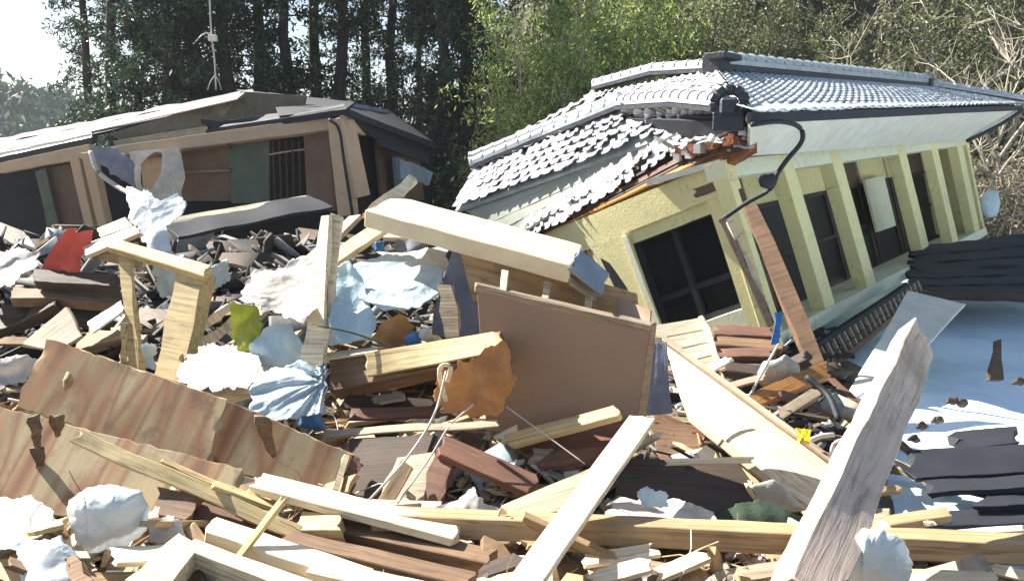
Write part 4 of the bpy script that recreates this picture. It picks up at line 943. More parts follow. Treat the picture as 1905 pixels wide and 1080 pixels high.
S('drawer_board', 'olive brown board under the left end of the broad pale board', 'board', 'brown', [1205, 786, 1330, 792, 1440, 858, 1230, 860], [7.4, 7.6, 7.0, 6.9], .02)
S('drawer_edge', 'thin white edge strip above the olive brown board', 'strip', 'white', [1200, 772, 1300, 776, 1302, 786, 1200, 784], [7.6, 7.7, 7.65, 7.55], .02)
S('single_lath', 'single pale lath in the dark hollow under the broad board', 'lath', 'white', [1240, 853, 1400, 848, 1400, 860, 1240, 865], [5.9, 5.9, 5.88, 5.88], .02)
S('hollow_shade_panel', 'black brown panel put in as the shade of the hollow right of the diagonal plank', 'panel', 'dark', [1150, 850, 1430, 862, 1440, 960, 1140, 950], [6.6, 6.6, 5.9, 5.9], .03)  # dark panel added for the unlit depth of the hollow
S('red_plank', 'reddish brown plank sloping down left of the diagonal plank', 'plank', 'red', [825, 806, 1002, 882, 985, 918, 815, 842], [5.7, 5.4, 5.25, 5.5], .05, n=10)
S('tan_wedge', 'dusty tan board wedged under the diagonal plank', 'board', 'grey', [930, 940, 1100, 868, 1110, 940, 960, 962], [5.0, 5.2, 4.9, 4.85], .02)
S('thin_sheet_edge', 'pale bent sheet edge running below the squared brown beam', 'sheet', 'grey', [596, 800, 925, 780, 928, 793, 600, 812], [6.1, 6.0, 5.9, 6.0], .015, n=14, jit=.008)
S('dark_door', 'dark grey door leaning under the bent sheet edge', 'door', 'dark', [650, 815, 812, 806, 760, 930, 640, 935], [6.0, 5.9, 5.4, 5.4], .03)
S('grey_cloth_board', 'dusty grey board behind the thin pale cables', 'board', 'grey', [740, 850, 812, 838, 790, 935, 700, 935], [5.75, 5.65, 5.3, 5.35], .02)
S('red_plank', 'short red brown upright plank right of the dusty grey board', 'plank', 'red', [812, 830, 850, 850, 820, 935, 780, 930], [5.6, 5.5, 5.3, 5.35], .04)
drape('torn_wrapping', 'orange brown torn wrapping hanging over the beam and cabinet', 'wrapping', 'bago', [815, 682, 842, 688, 872, 672, 905, 645, 938, 632, 948, 668, 960, 712, 940, 740, 930, 775, 890, 778, 850, 772, 822, 768, 806, 730], 5.85, .045, 4, .3, 31, 0, hem=13)
wire('torn_loop', 'thick pale loop of torn tape on the orange wrapping', 'tape', 'pale', [(830, 745, 5.7), (818, 700, 5.68), (822, 680, 5.68), (838, 682, 5.68), (832, 710, 5.68)], .016)
wire('cable', 'pale cable curving down from the orange wrapping', 'cable', 'wire', [(830, 690, 5.65), (808, 770, 5.5), (758, 850, 5.2), (682, 935, 4.9)], .008)
wire('cable', 'second pale cable branching right of the curved one', 'cable', 'wire', [(880, 752, 5.6), (836, 792, 5.5), (800, 850, 5.3), (740, 935, 4.95)], .006)
wire('cable', 'thin cable in front of the brown cabinet', 'cable', 'wire', [(942, 756, 5.8), (1010, 805, 5.6), (1088, 862, 5.4)], .005)
wire('cable', 'dark drooping cable across the blue plastic', 'cable', 'green', [(590, 605, 6.6), (660, 620, 6.55), (740, 650, 6.5)], .008)
# cloths and plastic in the middle left
drape('white_sheet', 'large white sheet draped left of the upright laths', 'sheet', 'cloth', [445, 555, 480, 505, 520, 500, 560, 480, 600, 470, 596, 560, 570, 600, 540, 592, 500, 575], 7.1, .05, 3.2, .6, 41, .75, hem=14)
drape('white_sheet', 'white sheet heap left of the clear plastic pillow', 'sheet', 'cloth', [335, 672, 385, 640, 440, 640, 480, 660, 500, 700, 455, 722, 370, 725, 330, 708], 6.6, .06, 3.5, .2, 42, .9, hem=12)
drape('plastic_bag', 'yellow green plastic hanging below the white sheet', 'bag', 'bagy', [428, 562, 475, 568, 490, 600, 470, 650, 448, 672, 432, 625], 6.9, .04, 5, .2, 43, 0, hem=6)
drape('plastic_bag', 'pale blue plastic bag in the heap of sheets', 'bag', 'bagb', [465, 640, 500, 605, 540, 602, 562, 640, 560, 680, 510, 700, 460, 695], 6.8, .05, 5, 1.0, 44, .1, hem=6)
drape('plastic_bag', 'clear crumpled plastic pillow against the squared brown beam', 'bag', 'tarp', [468, 712, 500, 685, 560, 672, 605, 676, 608, 720, 604, 765, 560, 772, 490, 785, 466, 760], 6.2, .05, 4.5, .7, 45, .5, hem=8, knot=(600, 715))
blob('blue_bundle', 'dark blue bundle under the clear plastic pillow', 'bundle', 'blue', [560, 760, 598, 762, 600, 800, 555, 795], 6.2, .06, .04, 5, 46, N=24, K=6)
drape('plastic_bag', 'tall blue plastic bag standing right of the upright laths', 'bag', 'bagb', [618, 500, 650, 485, 676, 520, 700, 600, 690, 625, 640, 640, 610, 640], 6.85, .045, 4, .25, 47, .3, hem=6)
drape('grey_tarpaulin', 'rounded grey blue tarpaulin folded below the white beam', 'tarpaulin', 'tarp', [655, 490, 720, 472, 790, 480, 828, 500, 815, 545, 780, 572, 715, 576, 668, 555], 7.1, .04, 3, 1.45, 48, .8, hem=4)
drape('white_sheet', 'bright white sheet above the grey blue tarpaulin', 'sheet', 'cloth', [700, 468, 760, 470, 835, 455, 832, 500, 790, 520, 740, 490], 7.5, .04, 4, 1.2, 49, 1.2)
drape('orange_box', 'crumpled orange box under the tarpaulin', 'box', 'bago', [690, 630, 712, 600, 745, 582, 768, 605, 765, 640, 720, 650], 6.7, .03, 4, .9, 50)
blob('blue_bottle', 'small bright blue item behind the brown beam', 'container', 'blue', [752, 625, 775, 612, 785, 640, 756, 645], 6.65, .05, .02, 5, 51, N=18, K=6)
blob('white_item', 'small white wad beside the bright blue item', 'wad', 'cloth', [778, 610, 800, 608, 806, 630, 784, 638], 6.62, .04, .03, 7, 52, N=18, K=6)
blob('blue_bag_scrap', 'small blue scrap in the clutter above the tarpaulin', 'scrap', 'blue', [695, 450, 712, 448, 716, 468, 698, 470], 7.8, .04, .03, 7, 53, N=16, K=5)
drape('clutter_bundle', 'grey clothes bundle above the tarpaulin, under the white beam', 'bundle', 'greyblue', [735, 445, 795, 442, 800, 465, 740, 470], 7.9, .05, 5, 1.2, 54, .1)
drape('white_cloth', 'white cloth heap in the hollow right of the diagonal plank', 'cloth', 'cloth', [1130, 948, 1150, 925, 1200, 930, 1250, 925, 1330, 955, 1340, 975, 1130, 975], 5.2, .05, 5, .8, 55, .9, hem=10)
drape('blue_cloth', 'pale blue wad on the white cloth heap', 'cloth', 'bagb', [1182, 920, 1205, 905, 1240, 915, 1245, 942, 1195, 945], 5.12, .035, 8, .5, 56, .15)
drape('green_cloth', 'dark green cloth in the hollow under the broad board', 'cloth', 'green', [1330, 960, 1370, 938, 1420, 930, 1500, 965, 1500, 985, 1350, 985], 5.3, .05, 5, 1.0, 57, .3)
drape('white_cloth', 'white cloth peeping out left of the dusty tan board', 'cloth', 'cloth', [810, 942, 850, 930, 880, 905, 900, 935, 930, 945, 920, 960, 820, 958], 5.0, .035, 7, .4, 58, .15)
blob('light_bundle', 'pale lumpy bundle right of the dark hollow', 'bundle', 'concrete', [1400, 900, 1440, 890, 1480, 925, 1500, 950, 1440, 955, 1405, 930], 5.5, .06, .02, 4, 59)
# red cloth and post frame on the left
drape('red_cloth', 'folded red cloth hanging at the upper left, left fold', 'cloth', 'redcloth', [76, 500, 92, 468, 125, 426, 142, 425, 132, 462, 112, 506, 90, 512], 8.6, .04, 4, .9, 61, 0, hem=3)
drape('red_cloth', 'right fold of the red cloth with a hanging corner', 'cloth', 'redcloth', [128, 470, 142, 432, 172, 428, 168, 452, 150, 480, 148, 525, 128, 510, 112, 500], 8.55, .04, 4, .7, 62, 0, hem=3)
S('frame_post', 'thick yellow post carrying the slanted rail at the left', 'post', 'yellow', [328, 498, 382, 505, 335, 712, 288, 700], [7.6, 7.45, 7.0, 7.15], .14, n=14, bev=.01)
S('frame_rail', 'slanted yellow rail between the red cloth and the thick yellow post', 'rail', 'yellow', [205, 440, 392, 492, 378, 512, 200, 458], [8.2, 7.5, 7.35, 8.0], .07, n=12, bev=.008)
S('frame_post', 'thin yellow post left of the thick one', 'post', 'yellow', [222, 478, 238, 482, 262, 690, 240, 690], [8.0, 7.95, 7.4, 7.45], .06, n=12)
S('frame_stick', 'slender stick beside the thin yellow post', 'stick', 'yellow', [228, 600, 236, 600, 232, 680, 222, 680], [7.6, 7.6, 7.4, 7.4], .02)
S('top_board', 'pale board on top of the frame next to the red cloth', 'board', 'pale', [152, 455, 250, 420, 262, 432, 160, 475], [8.6, 8.4, 8.1, 8.3], .04, n=10)
S('top_board', 'thick pale board end under the white plastic', 'board', 'white', [178, 425, 235, 402, 245, 420, 190, 440], [8.9, 8.8, 8.6, 8.7], .05)
S('shaded_board', 'tan board hanging below the pale one beside the red cloth', 'board', 'tan', [160, 470, 250, 450, 258, 500, 170, 480], [8.4, 8.2, 8.15, 8.35], .05)
drape('white_plastic', 'bright white plastic draped in front of the left house', 'plastic sheet', 'bagw', [236, 345, 262, 352, 300, 372, 340, 365, 348, 392, 312, 420, 318, 470, 282, 478, 255, 430, 240, 395], 9.2, .06, 3, .1, 63, .6, hem=10)
drape('white_plastic', 'bluish white plastic hanging behind the thick yellow post', 'plastic sheet', 'tarp', [278, 478, 320, 465, 350, 490, 330, 550, 300, 555, 285, 510], 8.5, .05, 4, .2, 64, 0, hem=6)
drape('white_plastic', 'small bluish plastic scrap right of the thick yellow post', 'plastic sheet', 'tarp', [378, 505, 425, 478, 425, 520, 390, 545], 8.3, .04, 5, .6, 65)
drape('white_plastic', 'white plastic wisp beside the torn wall lining', 'plastic sheet', 'bagb', [308, 372, 330, 358, 345, 375, 335, 395, 312, 392], 9.8, .04, 6, .6, 66)
S('corrugated_sheet', 'long dark metal sheet with a white edge in front of the left house', 'metal sheet', 'darkmetal', [300, 412, 575, 362, 620, 385, 330, 440], [10.4, 11.9, 11.5, 10.1], .04, n=14, jit=.012)
S('sheet_edge', 'white edge strip along the long dark metal sheet', 'strip', 'white', [298, 408, 570, 362, 572, 368, 300, 420], [10.4, 11.9, 11.8, 10.3], .02, n=10, jit=.01)
S('grey_slab', 'dusty grey slab leaning left above the plywood', 'slab', 'grey', [38, 640, 122, 570, 152, 625, 100, 655], [7.3, 7.4, 7.1, 7.0], .03)
S('blue_sheet_metal', 'small light blue metal sheet in the dark rubble at left', 'metal sheet', 'tarp', [160, 600, 222, 560, 228, 578, 172, 618], [7.8, 7.9, 7.7, 7.6], .02)
for k, (a, b, c, d, m, lb) in enumerate([(20, 540, 230, 556, 'brown', 'upper brown log in the dark heap below the red cloth'), (0, 570, 200, 590, 'dark', 'middle dark log in the heap below the red cloth'), (60, 512, 220, 520, 'dark', 'topmost dark log right under the red cloth'), (-20, 610, 100, 560, 'dark', 'dark log at the left picture edge'), (140, 640, 232, 610, 'tan', 'tan board low in the dark heap at left')]):
    S('heap_log', lb, 'log', m, [a, b-10, c, d-10, c, d+10, a, b+12], [8.6, 8.4, 8.2, 8.4], .1, n=12, jit=.015, bev=.01)  # logs and boards of the left heap, each in its own wood colour
drape('white_snow_patch', 'white sheet lying on the heap at the left edge', 'sheet', 'cloth', [-30, 470, 40, 462, 78, 470, 60, 500, 20, 530, -30, 540], 9.0, .06, 3.5, 1.1, 67, 1.2, hem=9)
drape('white_snow_patch', 'white rubbish sheet beside the left end of the plywood', 'sheet', 'cloth', [-30, 672, 40, 660, 70, 668, 45, 710, -30, 720], 6.9, .05, 5, .9, 68, .3)
drape('clear_plastic', 'pale plastic sheet between the two yellow posts', 'plastic sheet', 'bagb', [262, 640, 290, 638, 288, 690, 262, 690], 7.5, .035, 6, .3, 69)
S('pale_pole', 'pale pole slanting up right of the thick yellow post', 'pole', 'white', [432, 556, 442, 566, 372, 622, 362, 610], [7.9, 7.9, 7.5, 7.5], .03)
S('pale_pole', 'long pale pole below the slanting one', 'pole', 'pale', [430, 590, 440, 602, 345, 680, 335, 664], [7.6, 7.6, 7.1, 7.1], .04)
S('white_board', 'white board edge lying behind the plywood sheets', 'board', 'white', [370, 735, 470, 712, 472, 722, 380, 748], [6.6, 6.5, 6.4, 6.5], .08)
# right middle, in front of the leaning house
LV = thing('louvred_door', 'small white louvred door lying against the leaning house', 'door', P(1275, 690, 8.6))
for k in range(4):
    f = k/4; g = (k+.92)/4
    p = lambda t: ([1213+68*t, 606+95*t], [1306+38*t, 590+92*t])
    (xa, ya), (xb, yb) = p(f); (xc, yc), (xd, yd) = p(g)
    S('slat', None, None, 'white', [xa, ya, xb, yb, xd, yd, xc, yc], [9.3-.5*f, 9.3-.5*f, 9.3-.5*g, 9.3-.5*g], .03, parent=LV, n=4)
S('stile', None, None, 'white', [1300, 588, 1308, 586, 1348, 684, 1338, 688], [9.25, 9.25, 8.75, 8.75], .05, parent=LV)
S('grey_curtain_board', 'blue grey strip standing between the cabinet and the broad board', 'sheet', 'greyblue', [1208, 640, 1236, 636, 1250, 770, 1205, 775], [7.2, 7.2, 6.9, 6.9], .03, jit=.012)
S('leaning_brown_pole', 'long brown pole leaning in front of the veranda', 'pole', 'brown', [1382, 385, 1408, 376, 1538, 680, 1508, 690], [11.2, 11.2, 9.6, 9.6], .1, n=16, bev=.01)
S('leaning_dark_pole', 'dark thin pole left of the long leaning brown one', 'pole', 'dark', [1340, 410, 1350, 405, 1440, 600, 1430, 606], [11.5, 11.5, 10.6, 10.6], .05, n=10)
S('thin_white_post', 'thin cream post standing beside the dark window', 'post', 'white', [1352, 412, 1362, 408, 1440, 590, 1428, 596], [11.4, 11.4, 10.9, 10.9], .05, n=10)
S('orange_beam', 'orange broken beam end pointing down left of the leaning house corner', 'beam', 'orange', [1392, 732, 1535, 672, 1545, 698, 1400, 758], [8.2, 9.2, 9.0, 8.0], .08, n=12, rag=.05)
for k, (x0, y0, x1, y1, m, lb) in enumerate([(1330, 612, 1440, 618, 'red', 'topmost red brown timber in the stack below the dark window'), (1335, 632, 1450, 640, 'brown', 'second timber in the stack below the dark window'), (1340, 655, 1440, 655, 'red', 'third timber in the stack below the dark window'), (1345, 678, 1430, 690, 'dark', 'lowest dark timber in the stack below the dark window'), (1440, 760, 1560, 790, 'brown', 'brown timber under the orange beam'), (1400, 705, 1500, 660, 'dark', 'dark timber crossing behind the orange beam')]):
    S('stacked_timber', lb, 'timber', m, [x0, y0-9, x1, y1-9, x1, y1+9, x0, y0+9], [10.2-.2*k, 10.0-.2*k, 9.8-.2*k, 10.0-.2*k], .1, n=8, bev=.008, jit=.01, rag=.05)
blob('concrete_lump', 'pale concrete lump under the leaning brown pole', 'concrete', 'concrete', [1398, 700, 1420, 672, 1460, 662, 1492, 680, 1490, 700, 1450, 712, 1420, 722], 8.9, .12, .05, 3, 71)
S('blue_strap', 'blue strip standing beside the concrete lump', 'strip', 'blue', [1444, 580, 1456, 582, 1448, 640, 1436, 640], [9.4, 9.4, 9.2, 9.2], .01)
wire('bent_rod', 'bent thin rod rising from the concrete lump', 'rod', 'wire', [(1395, 735, 8.2), (1425, 680, 8.6), (1448, 640, 8.9)], .012)
S('yellow_tag', 'small bright yellow piece on the broad board edge', 'tag', 'yel', [1478, 795, 1502, 798, 1500, 818, 1484, 815], [6.3, 6.3, 6.2, 6.2], .03, jit=.02)
wire('white_stick', 'short white stick right of the bright yellow piece', 'stick', 'cloth', [(1508, 818, 6.4), (1530, 810, 6.4), (1552, 808, 6.4)], .02)
wire('white_stick', 'bent pale stick beside the leaning post', 'stick', 'cloth', [(1545, 850, 6.2), (1555, 822, 6.2), (1600, 812, 6.3)], .014)
wire('dark_hose', 'dark curved hose behind the broad pale board', 'hose', 'darkmetal', [(1500, 700, 8.2), (1540, 735, 8.0), (1560, 780, 7.6)], .03)
# snow side
S('snowy_panel', 'pale grey panel lying on the shaded snow below the veranda', 'panel', 'soffit', [1690, 540, 1795, 565, 1700, 670, 1560, 760], [13.4, 13.0, 10.8, 9.6], .04, n=14)
DB = thing('dark_strip_slab', 'flat dark slab of overlapping strips beyond the snow at the right', 'roof', P(1800, 500, 16))  # slab of overlapping near-black strips beyond the snow
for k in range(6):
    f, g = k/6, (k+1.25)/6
    S('dark_strip', None, None, 'darkmetal', [1698-6*(k % 2), 458+84*f, 1965, 428+112*f, 1965, 428+112*g, 1696+5*(k % 3), 458+84*g], [18.5-3*f, 18.5-3*f, 18.4-3*g, 18.4-3*g], .07, parent=DB, n=16, jit=.02, rag=.15)
S('strip_edge_board', None, None, 'dark', [1696, 540, 1965, 545, 1965, 556, 1700, 551], [15.1, 15.1, 15.0, 15.0], .1, parent=DB, n=14, jit=.02)
for k, (x0, y0, x1, y1, hh, yd, lb) in enumerate([(1775, 818, 1895, 808, 16, 7.6, 'short dark plank highest on the snow'), (1700, 862, 1960, 850, 26, 7.0, 'broad dark plank in the middle of the snow'), (1720, 905, 1960, 892, 12, 6.5, 'thin dark plank under the broad dark one'), (1660, 968, 1960, 955, 14, 5.9, 'dark plank where the snow ends at the bottom'), (1820, 925, 1960, 920, 14, 6.2, 'dark plank end at the right edge of the snow')]):
    S('dark_plank', lb, 'plank', 'darkmetal', [x0, y0-hh, x1, y1-hh, x1, y1+hh, x0, y0+hh], [yd+.5, yd+.5, yd, yd], .04, n=14, jit=.01, rag=.08)
S('tan_plank', 'short tan plank at the right leaning post foot', 'plank', 'tan', [1620, 962, 1765, 940, 1768, 958, 1625, 982], [5.6, 5.7, 5.5, 5.4], .05)
S('white_plank', 'long pale plank above the orange brown beam at the right', 'plank', 'white', [1690, 990, 1905, 975, 1905, 985, 1690, 1002], [5.3, 5.4, 5.3, 5.2], .03)
S('bottom_plank', 'pale plank under the white bag at the bottom right', 'plank', 'pale', [1640, 1055, 1855, 1062, 1850, 1085, 1640, 1080], [4.1, 4.1, 3.95, 3.95], .06)
S('snow_stump', 'dark pointed stump sticking out of the snow', 'stump', 'dark', [1856, 632, 1864, 630, 1866, 706, 1842, 706], [10.5, 10.5, 10.3, 10.3], .1, n=6)
for k, (x, y, yd) in enumerate([(1772, 745, 9.2), (1790, 748, 9.2), (1742, 780, 8.6), (1715, 790, 8.4), (1895, 708, 9.8), (1700, 815, 8.0)]):
    blob('snow_clod', ['dark clod on the snow, upper left of the pair', 'dark clod on the snow, right one of the pair', 'dark clod on the snow above the short plank', 'dark clod on the snow beside the leaning post', 'dark clod at the right edge of the snow', 'dark clod low on the snow by the leaning post'][k], 'clod', 'dark', [x-14, y+5, x-6, y-7, x+8, y-6, x+15, y+4, x+2, y+9], yd, .06, .04, 6, k+80, N=16, K=5)
SD = blob('round_dish', 'round whitish dish beside the far end of the veranda', 'dish', 'tarp', [1825, 365, 1838, 352, 1855, 355, 1862, 378, 1855, 402, 1835, 405, 1824, 388], 20, .1, .02, 1, 90, N=32, K=8)
# small foreground pieces at the bottom edge
for x0, y0, x1, y1, w_, m, yd, lb in [
 (1215, 1068, 1308, 1030, 12, 'pale', 4.15, 'pointed pale stick at the bottom right of the diagonal plank'), (1090, 1040, 1215, 1020, 12, 'white', 4.4, 'white board right of the diagonal plank at the bottom'),
 (1100, 1075, 1200, 1050, 14, 'white', 4.1, 'pale board cut by the bottom edge right of the diagonal plank'), (1330, 1025, 1342, 1080, 8, 'tan', 4.2, 'short upright tan peg under the long beam'),
 (1350, 1070, 1470, 1055, 14, 'grey', 4.1, 'grey board at the bottom edge under the long beam'), (880, 1010, 935, 960, 14, 'tan', 4.6, 'short tan block right of the dark beams'),
 (900, 1060, 960, 1040, 12, 'dark', 4.2, 'dark chip left of the diagonal plank foot'), (1180, 1045, 1260, 1058, 9, 'grey', 4.3, 'thin grey board by the pointed pale stick'),
 (1480, 1040, 1500, 1000, 8, 'pale', 3.9, 'splinter standing at the leaning post foot'), (1500, 1085, 1525, 1010, 6, 'pale', 3.7, 'long splinter peeling off the leaning post foot'),
 (20, 1040, 110, 1075, 8, 'brown', 4.1, 'brown stick at the bottom left edge'), (60, 985, 125, 965, 5, 'yellow', 4.4, 'yellow stick left of the round white bag'),
 (560, 905, 470, 930, 7, 'tan', 4.9, 'tan stick above the dark beams'), (520, 920, 590, 940, 6, 'grey', 4.8, 'grey splinter above the dark beams'),
 (400, 900, 520, 945, 6, 'yellow', 4.7, 'yellow splinter beside the broken lath'), (1395, 900, 1420, 935, 6, 'pale', 5.5, 'pale splinter in the dark hollow'),
 (990, 845, 1080, 850, 14, 'grey', 5.9, 'dusty grey block behind the cable'), (930, 815, 960, 800, 9, 'white', 6.1, 'white wad-like block at the tip of the yellow rail'),
 (700, 742, 745, 735, 7, 'grey', 6.4, 'grey strip in the dark gap under the brown beam'), (640, 745, 800, 752, 12, 'dark', 6.45, 'dark board in the gap under the brown beam'),
 (650, 770, 820, 765, 10, 'red', 6.3, 'red brown board in the gap under the brown beam'), (1300, 700, 1355, 665, 6, 'white', 8.4, 'white splinter right of the louvred door'),
 (1345, 720, 1420, 700, 6, 'grey', 8.6, 'grey stick below the stacked timbers'), (1450, 730, 1530, 760, 8, 'red', 8.2, 'reddish stick under the orange beam'),
 (1600, 800, 1640, 770, 8, 'grey', 7.6, 'grey stick on the snow edge'), (540, 700, 470, 690, 6, 'white', 6.5, 'white strip above the clear plastic pillow')]:
    d = V((x1-x0, y1-y0)).normalized(); nx, ny = -d.y*w_, d.x*w_
    if ny > 0: nx, ny = -nx, -ny
    S('broken_stick', lb, 'stick', m, [x0+nx, y0+ny, x1+nx, y1+ny, x1-nx, y1-ny, x0-nx, y0-ny], [yd+.06, yd+.1, yd, yd-.04], .025, n=8, mv=3, jit=.006, rag=.04)
# ---- loose boards filling the heap, individually placed by zone
LM = [('round white bag', 200, 965), ('broken yellow lath', 340, 900), ('bright joists', 520, 1010), ('dark beams', 730, 1000), ('sunlit plank', 650, 930), ('diagonal plank foot', 990, 1040),
      ('long orange brown beam', 1250, 985), ('leaning post foot', 1500, 1040), ('white bag at the bottom', 1610, 1040), ('tan plank', 1690, 960), ('dark hollow', 1300, 910), ('red plank', 910, 850), ('dark door', 730, 870),
      ('orange wrapping', 885, 720), ('clear pillow', 540, 725), ('brown cabinet', 1040, 680), ('upright laths', 600, 550), ('thick yellow post', 340, 600), ('thin yellow post', 240, 590), ('red cloth', 120, 470),
      ('grey slab', 95, 620), ('plywood sheets', 200, 740), ('long metal sheet', 450, 410), ('white plastic', 290, 430), ('corner of the left house', 640, 390), ('left house posts', 170, 420), ('broken wall lining', 290, 360),
      ('long rafter', 560, 500), ('end of the white beam', 1080, 500), ('pole stub', 760, 350), ('louvred door', 1275, 640), ('stacked timbers', 1390, 650), ('concrete lump', 1440, 690), ('orange beam', 1460, 720),
      ('yellow tag', 1490, 805), ('snowy panel', 1600, 720), ('left picture edge', 0, 560), ('tarpaulin', 740, 525), ('white sheets', 410, 680), ('tip of the tiled roof', 860, 390), ('broad board', 1400, 790)]
used = {}
def whereis(word, c):
    x, y = pix(c); q = sorted(LM, key=lambda l: (l[1]-x)**2+(l[2]-y)**2)
    def side(l):
        dx, dy = x-l[1], y-l[2]
        return ('right of' if dx > 0 else 'left of') if abs(dx) > abs(dy) else ('below' if dy > 0 else 'above')
    for lb in (f'{word} strip {side(q[0])} the {q[0][0]}', f'{word} strip between the {q[0][0]} and the {q[1][0]}', f'{word} strip {side(q[1])} the {q[1][0]} towards the {q[0][0]}',
               f'{word} strip between the {q[0][0]} and the {q[2][0]}', f'{word} strip {side(q[2])} the {q[2][0]}', f'{word} strip between the {q[1][0]} and the {q[2][0]}'):
        if lb not in used: used[lb] = 1; return lb
    return lb
zones = [(-2.6, -.6, 3.9, 6.0, 20, ('white', 'pale', 'tan', 'yellow', 'tan')), (-.8, 1.2, 3.9, 6.2, 18, ('pale', 'tan', 'brown', 'tan', 'white')),
         (.9, 2.6, 3.8, 6.4, 22, ('white', 'pale', 'tan', 'grey')), (-5.0, -1.6, 7.0, 10.5, 28, ('dark', 'grey', 'tan', 'pale', 'white', 'yellow')),
         (-1.8, 1.6, 6.6, 9.5, 18, ('white', 'brown', 'tan', 'dark')), (-8.0, -.8, 10.5, 16.0, 52, ('dark', 'dark', 'brown', 'brown', 'metal', 'dark', 'tarp', 'tan')),  # dark palette before the left house puts the shade there into board colours
         (1.6, 4.3, 7.4, 11.6, 34, ('red', 'brown', 'dark', 'grey', 'white'))]
MN = {'yellow': 'yellowish', 'white': 'bleached', 'pale': 'pale', 'tan': 'tan', 'brown': 'brown', 'dark': 'blackened', 'grey': 'weathered grey', 'red': 'reddish brown', 'metal': 'grey metal', 'tarp': 'light plastic'}
for x0, x1, y0, y1, cnt, ms in zones:
    for k in range(cnt):
        x, y = R.uniform(x0, x1), R.uniform(y0, y1); m = R.choice(ms); ln = R.uniform(.35, 1.3)*(1 if y < 7 else 1.5); wd = R.uniform(.04, .13)*(1 if y < 7 else 1.3)
        c = V((x, y, mound(x, y)+R.uniform(.02, .14)))
        if not (-20 < pix(c)[0] < 1925): continue
        a = R.uniform(0, math.pi); d = V((math.cos(a), math.sin(a)*.7, R.gauss(0, .25))).normalized()
        up = V((R.gauss(0, .35), R.gauss(-.25, .35), 1)).normalized()
        o = beamW('loose_board', c-d*ln/2, c+d*ln/2, wd, R.uniform(.015, .06), M[m], None, up, .03, .005, 8, .003)
        tag(o, whereis(('short ' if ln < .9 else 'long ')+MN[m], c), 'board', 'loose boards in the rubble')
# ---- splinters and chips nobody could count
def chips(name, n, fx, m, smin, smax, label, dz=.03):
    vs = []; 
    for _ in range(n):
        x, y = fx(); z = mound(x, y)+R.uniform(-.01, dz)
        l = R.uniform(smin, smax)*(1+y*.06)*R.choice((.5, 1, 1, 1.6, 2.4)); kd = R.random(); a = l*(R.uniform(.03, .12) if kd < .7 else R.uniform(.3, .8)); t = a*(R.uniform(.3, .8) if kd < .7 else R.uniform(.02, .08))
        q = Quaternion((R.gauss(0, 1), R.gauss(0, .4), R.gauss(0, .4), R.gauss(0, 1))).normalized().to_matrix()
        q = Matrix.Rotation(R.uniform(0, 6.28), 3, 'Z') @ Matrix.Rotation(R.gauss(0, .35), 3, 'Y') @ Matrix.Rotation(R.gauss(0, .6), 3, 'X')
        for sx, sy, sz in ((-1, -1, -1), (1, -1, -1), (1, 1, -1), (-1, 1, -1), (-1, -1, 1), (1, -1, 1), (1, 1, 1), (-1, 1, 1)):
            p = q @ V((sx*l/2*(1 if sy > 0 else R.uniform(.6, 1)), sy*a/2, sz*t/2)); vs.append((x+p.x, y+p.y, z+p.z))
    F_ = np.array([(0, 3, 2, 1), (4, 5, 6, 7), (0, 1, 5, 4), (1, 2, 6, 5), (2, 3, 7, 6), (3, 0, 4, 7)])
    fs = np.concatenate([F_+8*i for i in range(n)])
    tag(link(name, npmesh(name, np.array(vs), fs, M[m])), label, None, None, 'stuff')
def near():
    y = 3.2+6*R.random()**1.3; return R.uniform(-.64*y, .40*y if y > 5.5 else .62*y), y
def midl():
    y = R.uniform(8, 17); return R.uniform(-.62*y, .05*y), y
def rig():
    y = R.uniform(6.5, 12.5); return R.uniform(.1*y, .37*y), y
chips('wood_splinters', 7500, near, 'rubble', .03, .22, 'countless splinters and chips on the rubble heap')
chips('shade_dark_splinters', 7000, midl, 'rubbleshade', .05, .30, 'splinters and scraps before the left house, coloured darker for the shade', .06)
chips('shaded_splinters', 2600, rig, 'rubbleshade', .04, .25, 'dark splinters below the leaning house', .05)

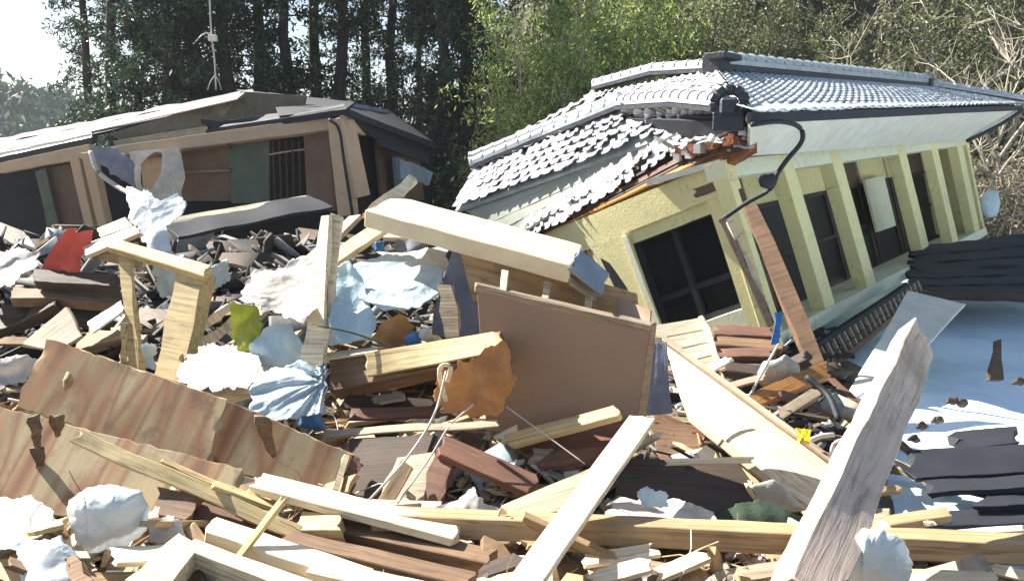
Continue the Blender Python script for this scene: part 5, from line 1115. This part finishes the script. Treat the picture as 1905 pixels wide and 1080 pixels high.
vs, fs = [], []
for k in range(420):
    y = 3.6+9*R.random()**1.2; x = R.uniform(-.62*y, .3*y); p = V((x, y, mound(x, y)+.02)); a = R.uniform(0, 6.28); pts = [p]; dd = V((math.cos(a), math.sin(a), R.uniform(0, .5)))
    for i in range(6):
        dd = (dd+V((R.gauss(0, .35), R.gauss(0, .35), R.gauss(-.08, .25)))).normalized(); pts.append(pts[-1]+dd*R.uniform(.04, .09)*(1+y*.05))
    limb(vs, fs, pts, [R.uniform(.002, .005)]*7, 3)
tag(link('twigs_and_wires', mesh('twigs_and_wires', vs, fs, M['rubble'])), 'tangled twigs and thin wires in the rubble', None, None, 'stuff')
vs, fs = [], []; cnt = 0
for k in range(380):
    y = 3.6+10*R.random()**1.1; x = R.uniform(-.62*y, .34*y); s_ = R.uniform(.03, .11)*(1+y*.05); p = V((x, y, mound(x, y)+s_*.5)); n_ = 5; b0 = len(vs); sd = V((k*1.3, 0, 0))
    ax = V((R.gauss(0, 1), R.gauss(0, 1), R.gauss(0, .5))).normalized(); bx = ax.orthogonal().normalized(); cx_ = ax.cross(bx)
    for i in range(n_):
        for j in range(n_):
            u, v = i/(n_-1)-.5, j/(n_-1)-.5; vs.append(p+ax*u*s_*2+bx*v*s_*2*R.uniform(.8, 1)+cx_*s_*.9*noise.noise(V((u*2.5, v*2.5, k))) + V((R.gauss(0, .1), R.gauss(0, .1), R.gauss(0, .1)))*s_)
    for i in range(n_-1):
        for j in range(n_-1): q = b0+i*n_+j; fs.append((q, q+1, q+n_+1, q+n_))
tag(link('paper_and_cloth_scraps', mesh('paper_and_cloth_scraps', vs, fs, M['scraps'])), 'small crumpled paper and cloth scraps in the rubble', None, None, 'stuff')


# ---- thin haze: one closed box of air round the camera and the whole scene
m_ = bpy.data.materials.new('haze_air'); m_.use_nodes = True; N = m_.node_tree.nodes; N.clear()
o_ = N.new('ShaderNodeOutputMaterial'); pv = N.new('ShaderNodeVolumePrincipled'); pv.inputs['Density'].default_value = .0005; pv.inputs['Color'].default_value = (.85, .93, 1, 1)
m_.node_tree.links.new(pv.outputs[0], o_.inputs['Volume'])
hx = [(-950, -100, -9), (950, -100, -9), (950, 1550, -9), (-950, 1550, -9), (-950, -100, 45), (950, -100, 45), (950, 1550, 45), (-950, 1550, 45)]
tag(link('haze', mesh('haze', hx, [(0, 3, 2, 1), (4, 5, 6, 7), (0, 1, 5, 4), (1, 2, 6, 5), (2, 3, 7, 6), (3, 0, 4, 7)], m_)), 'thin bright haze over the far hill', None, None, 'stuff')
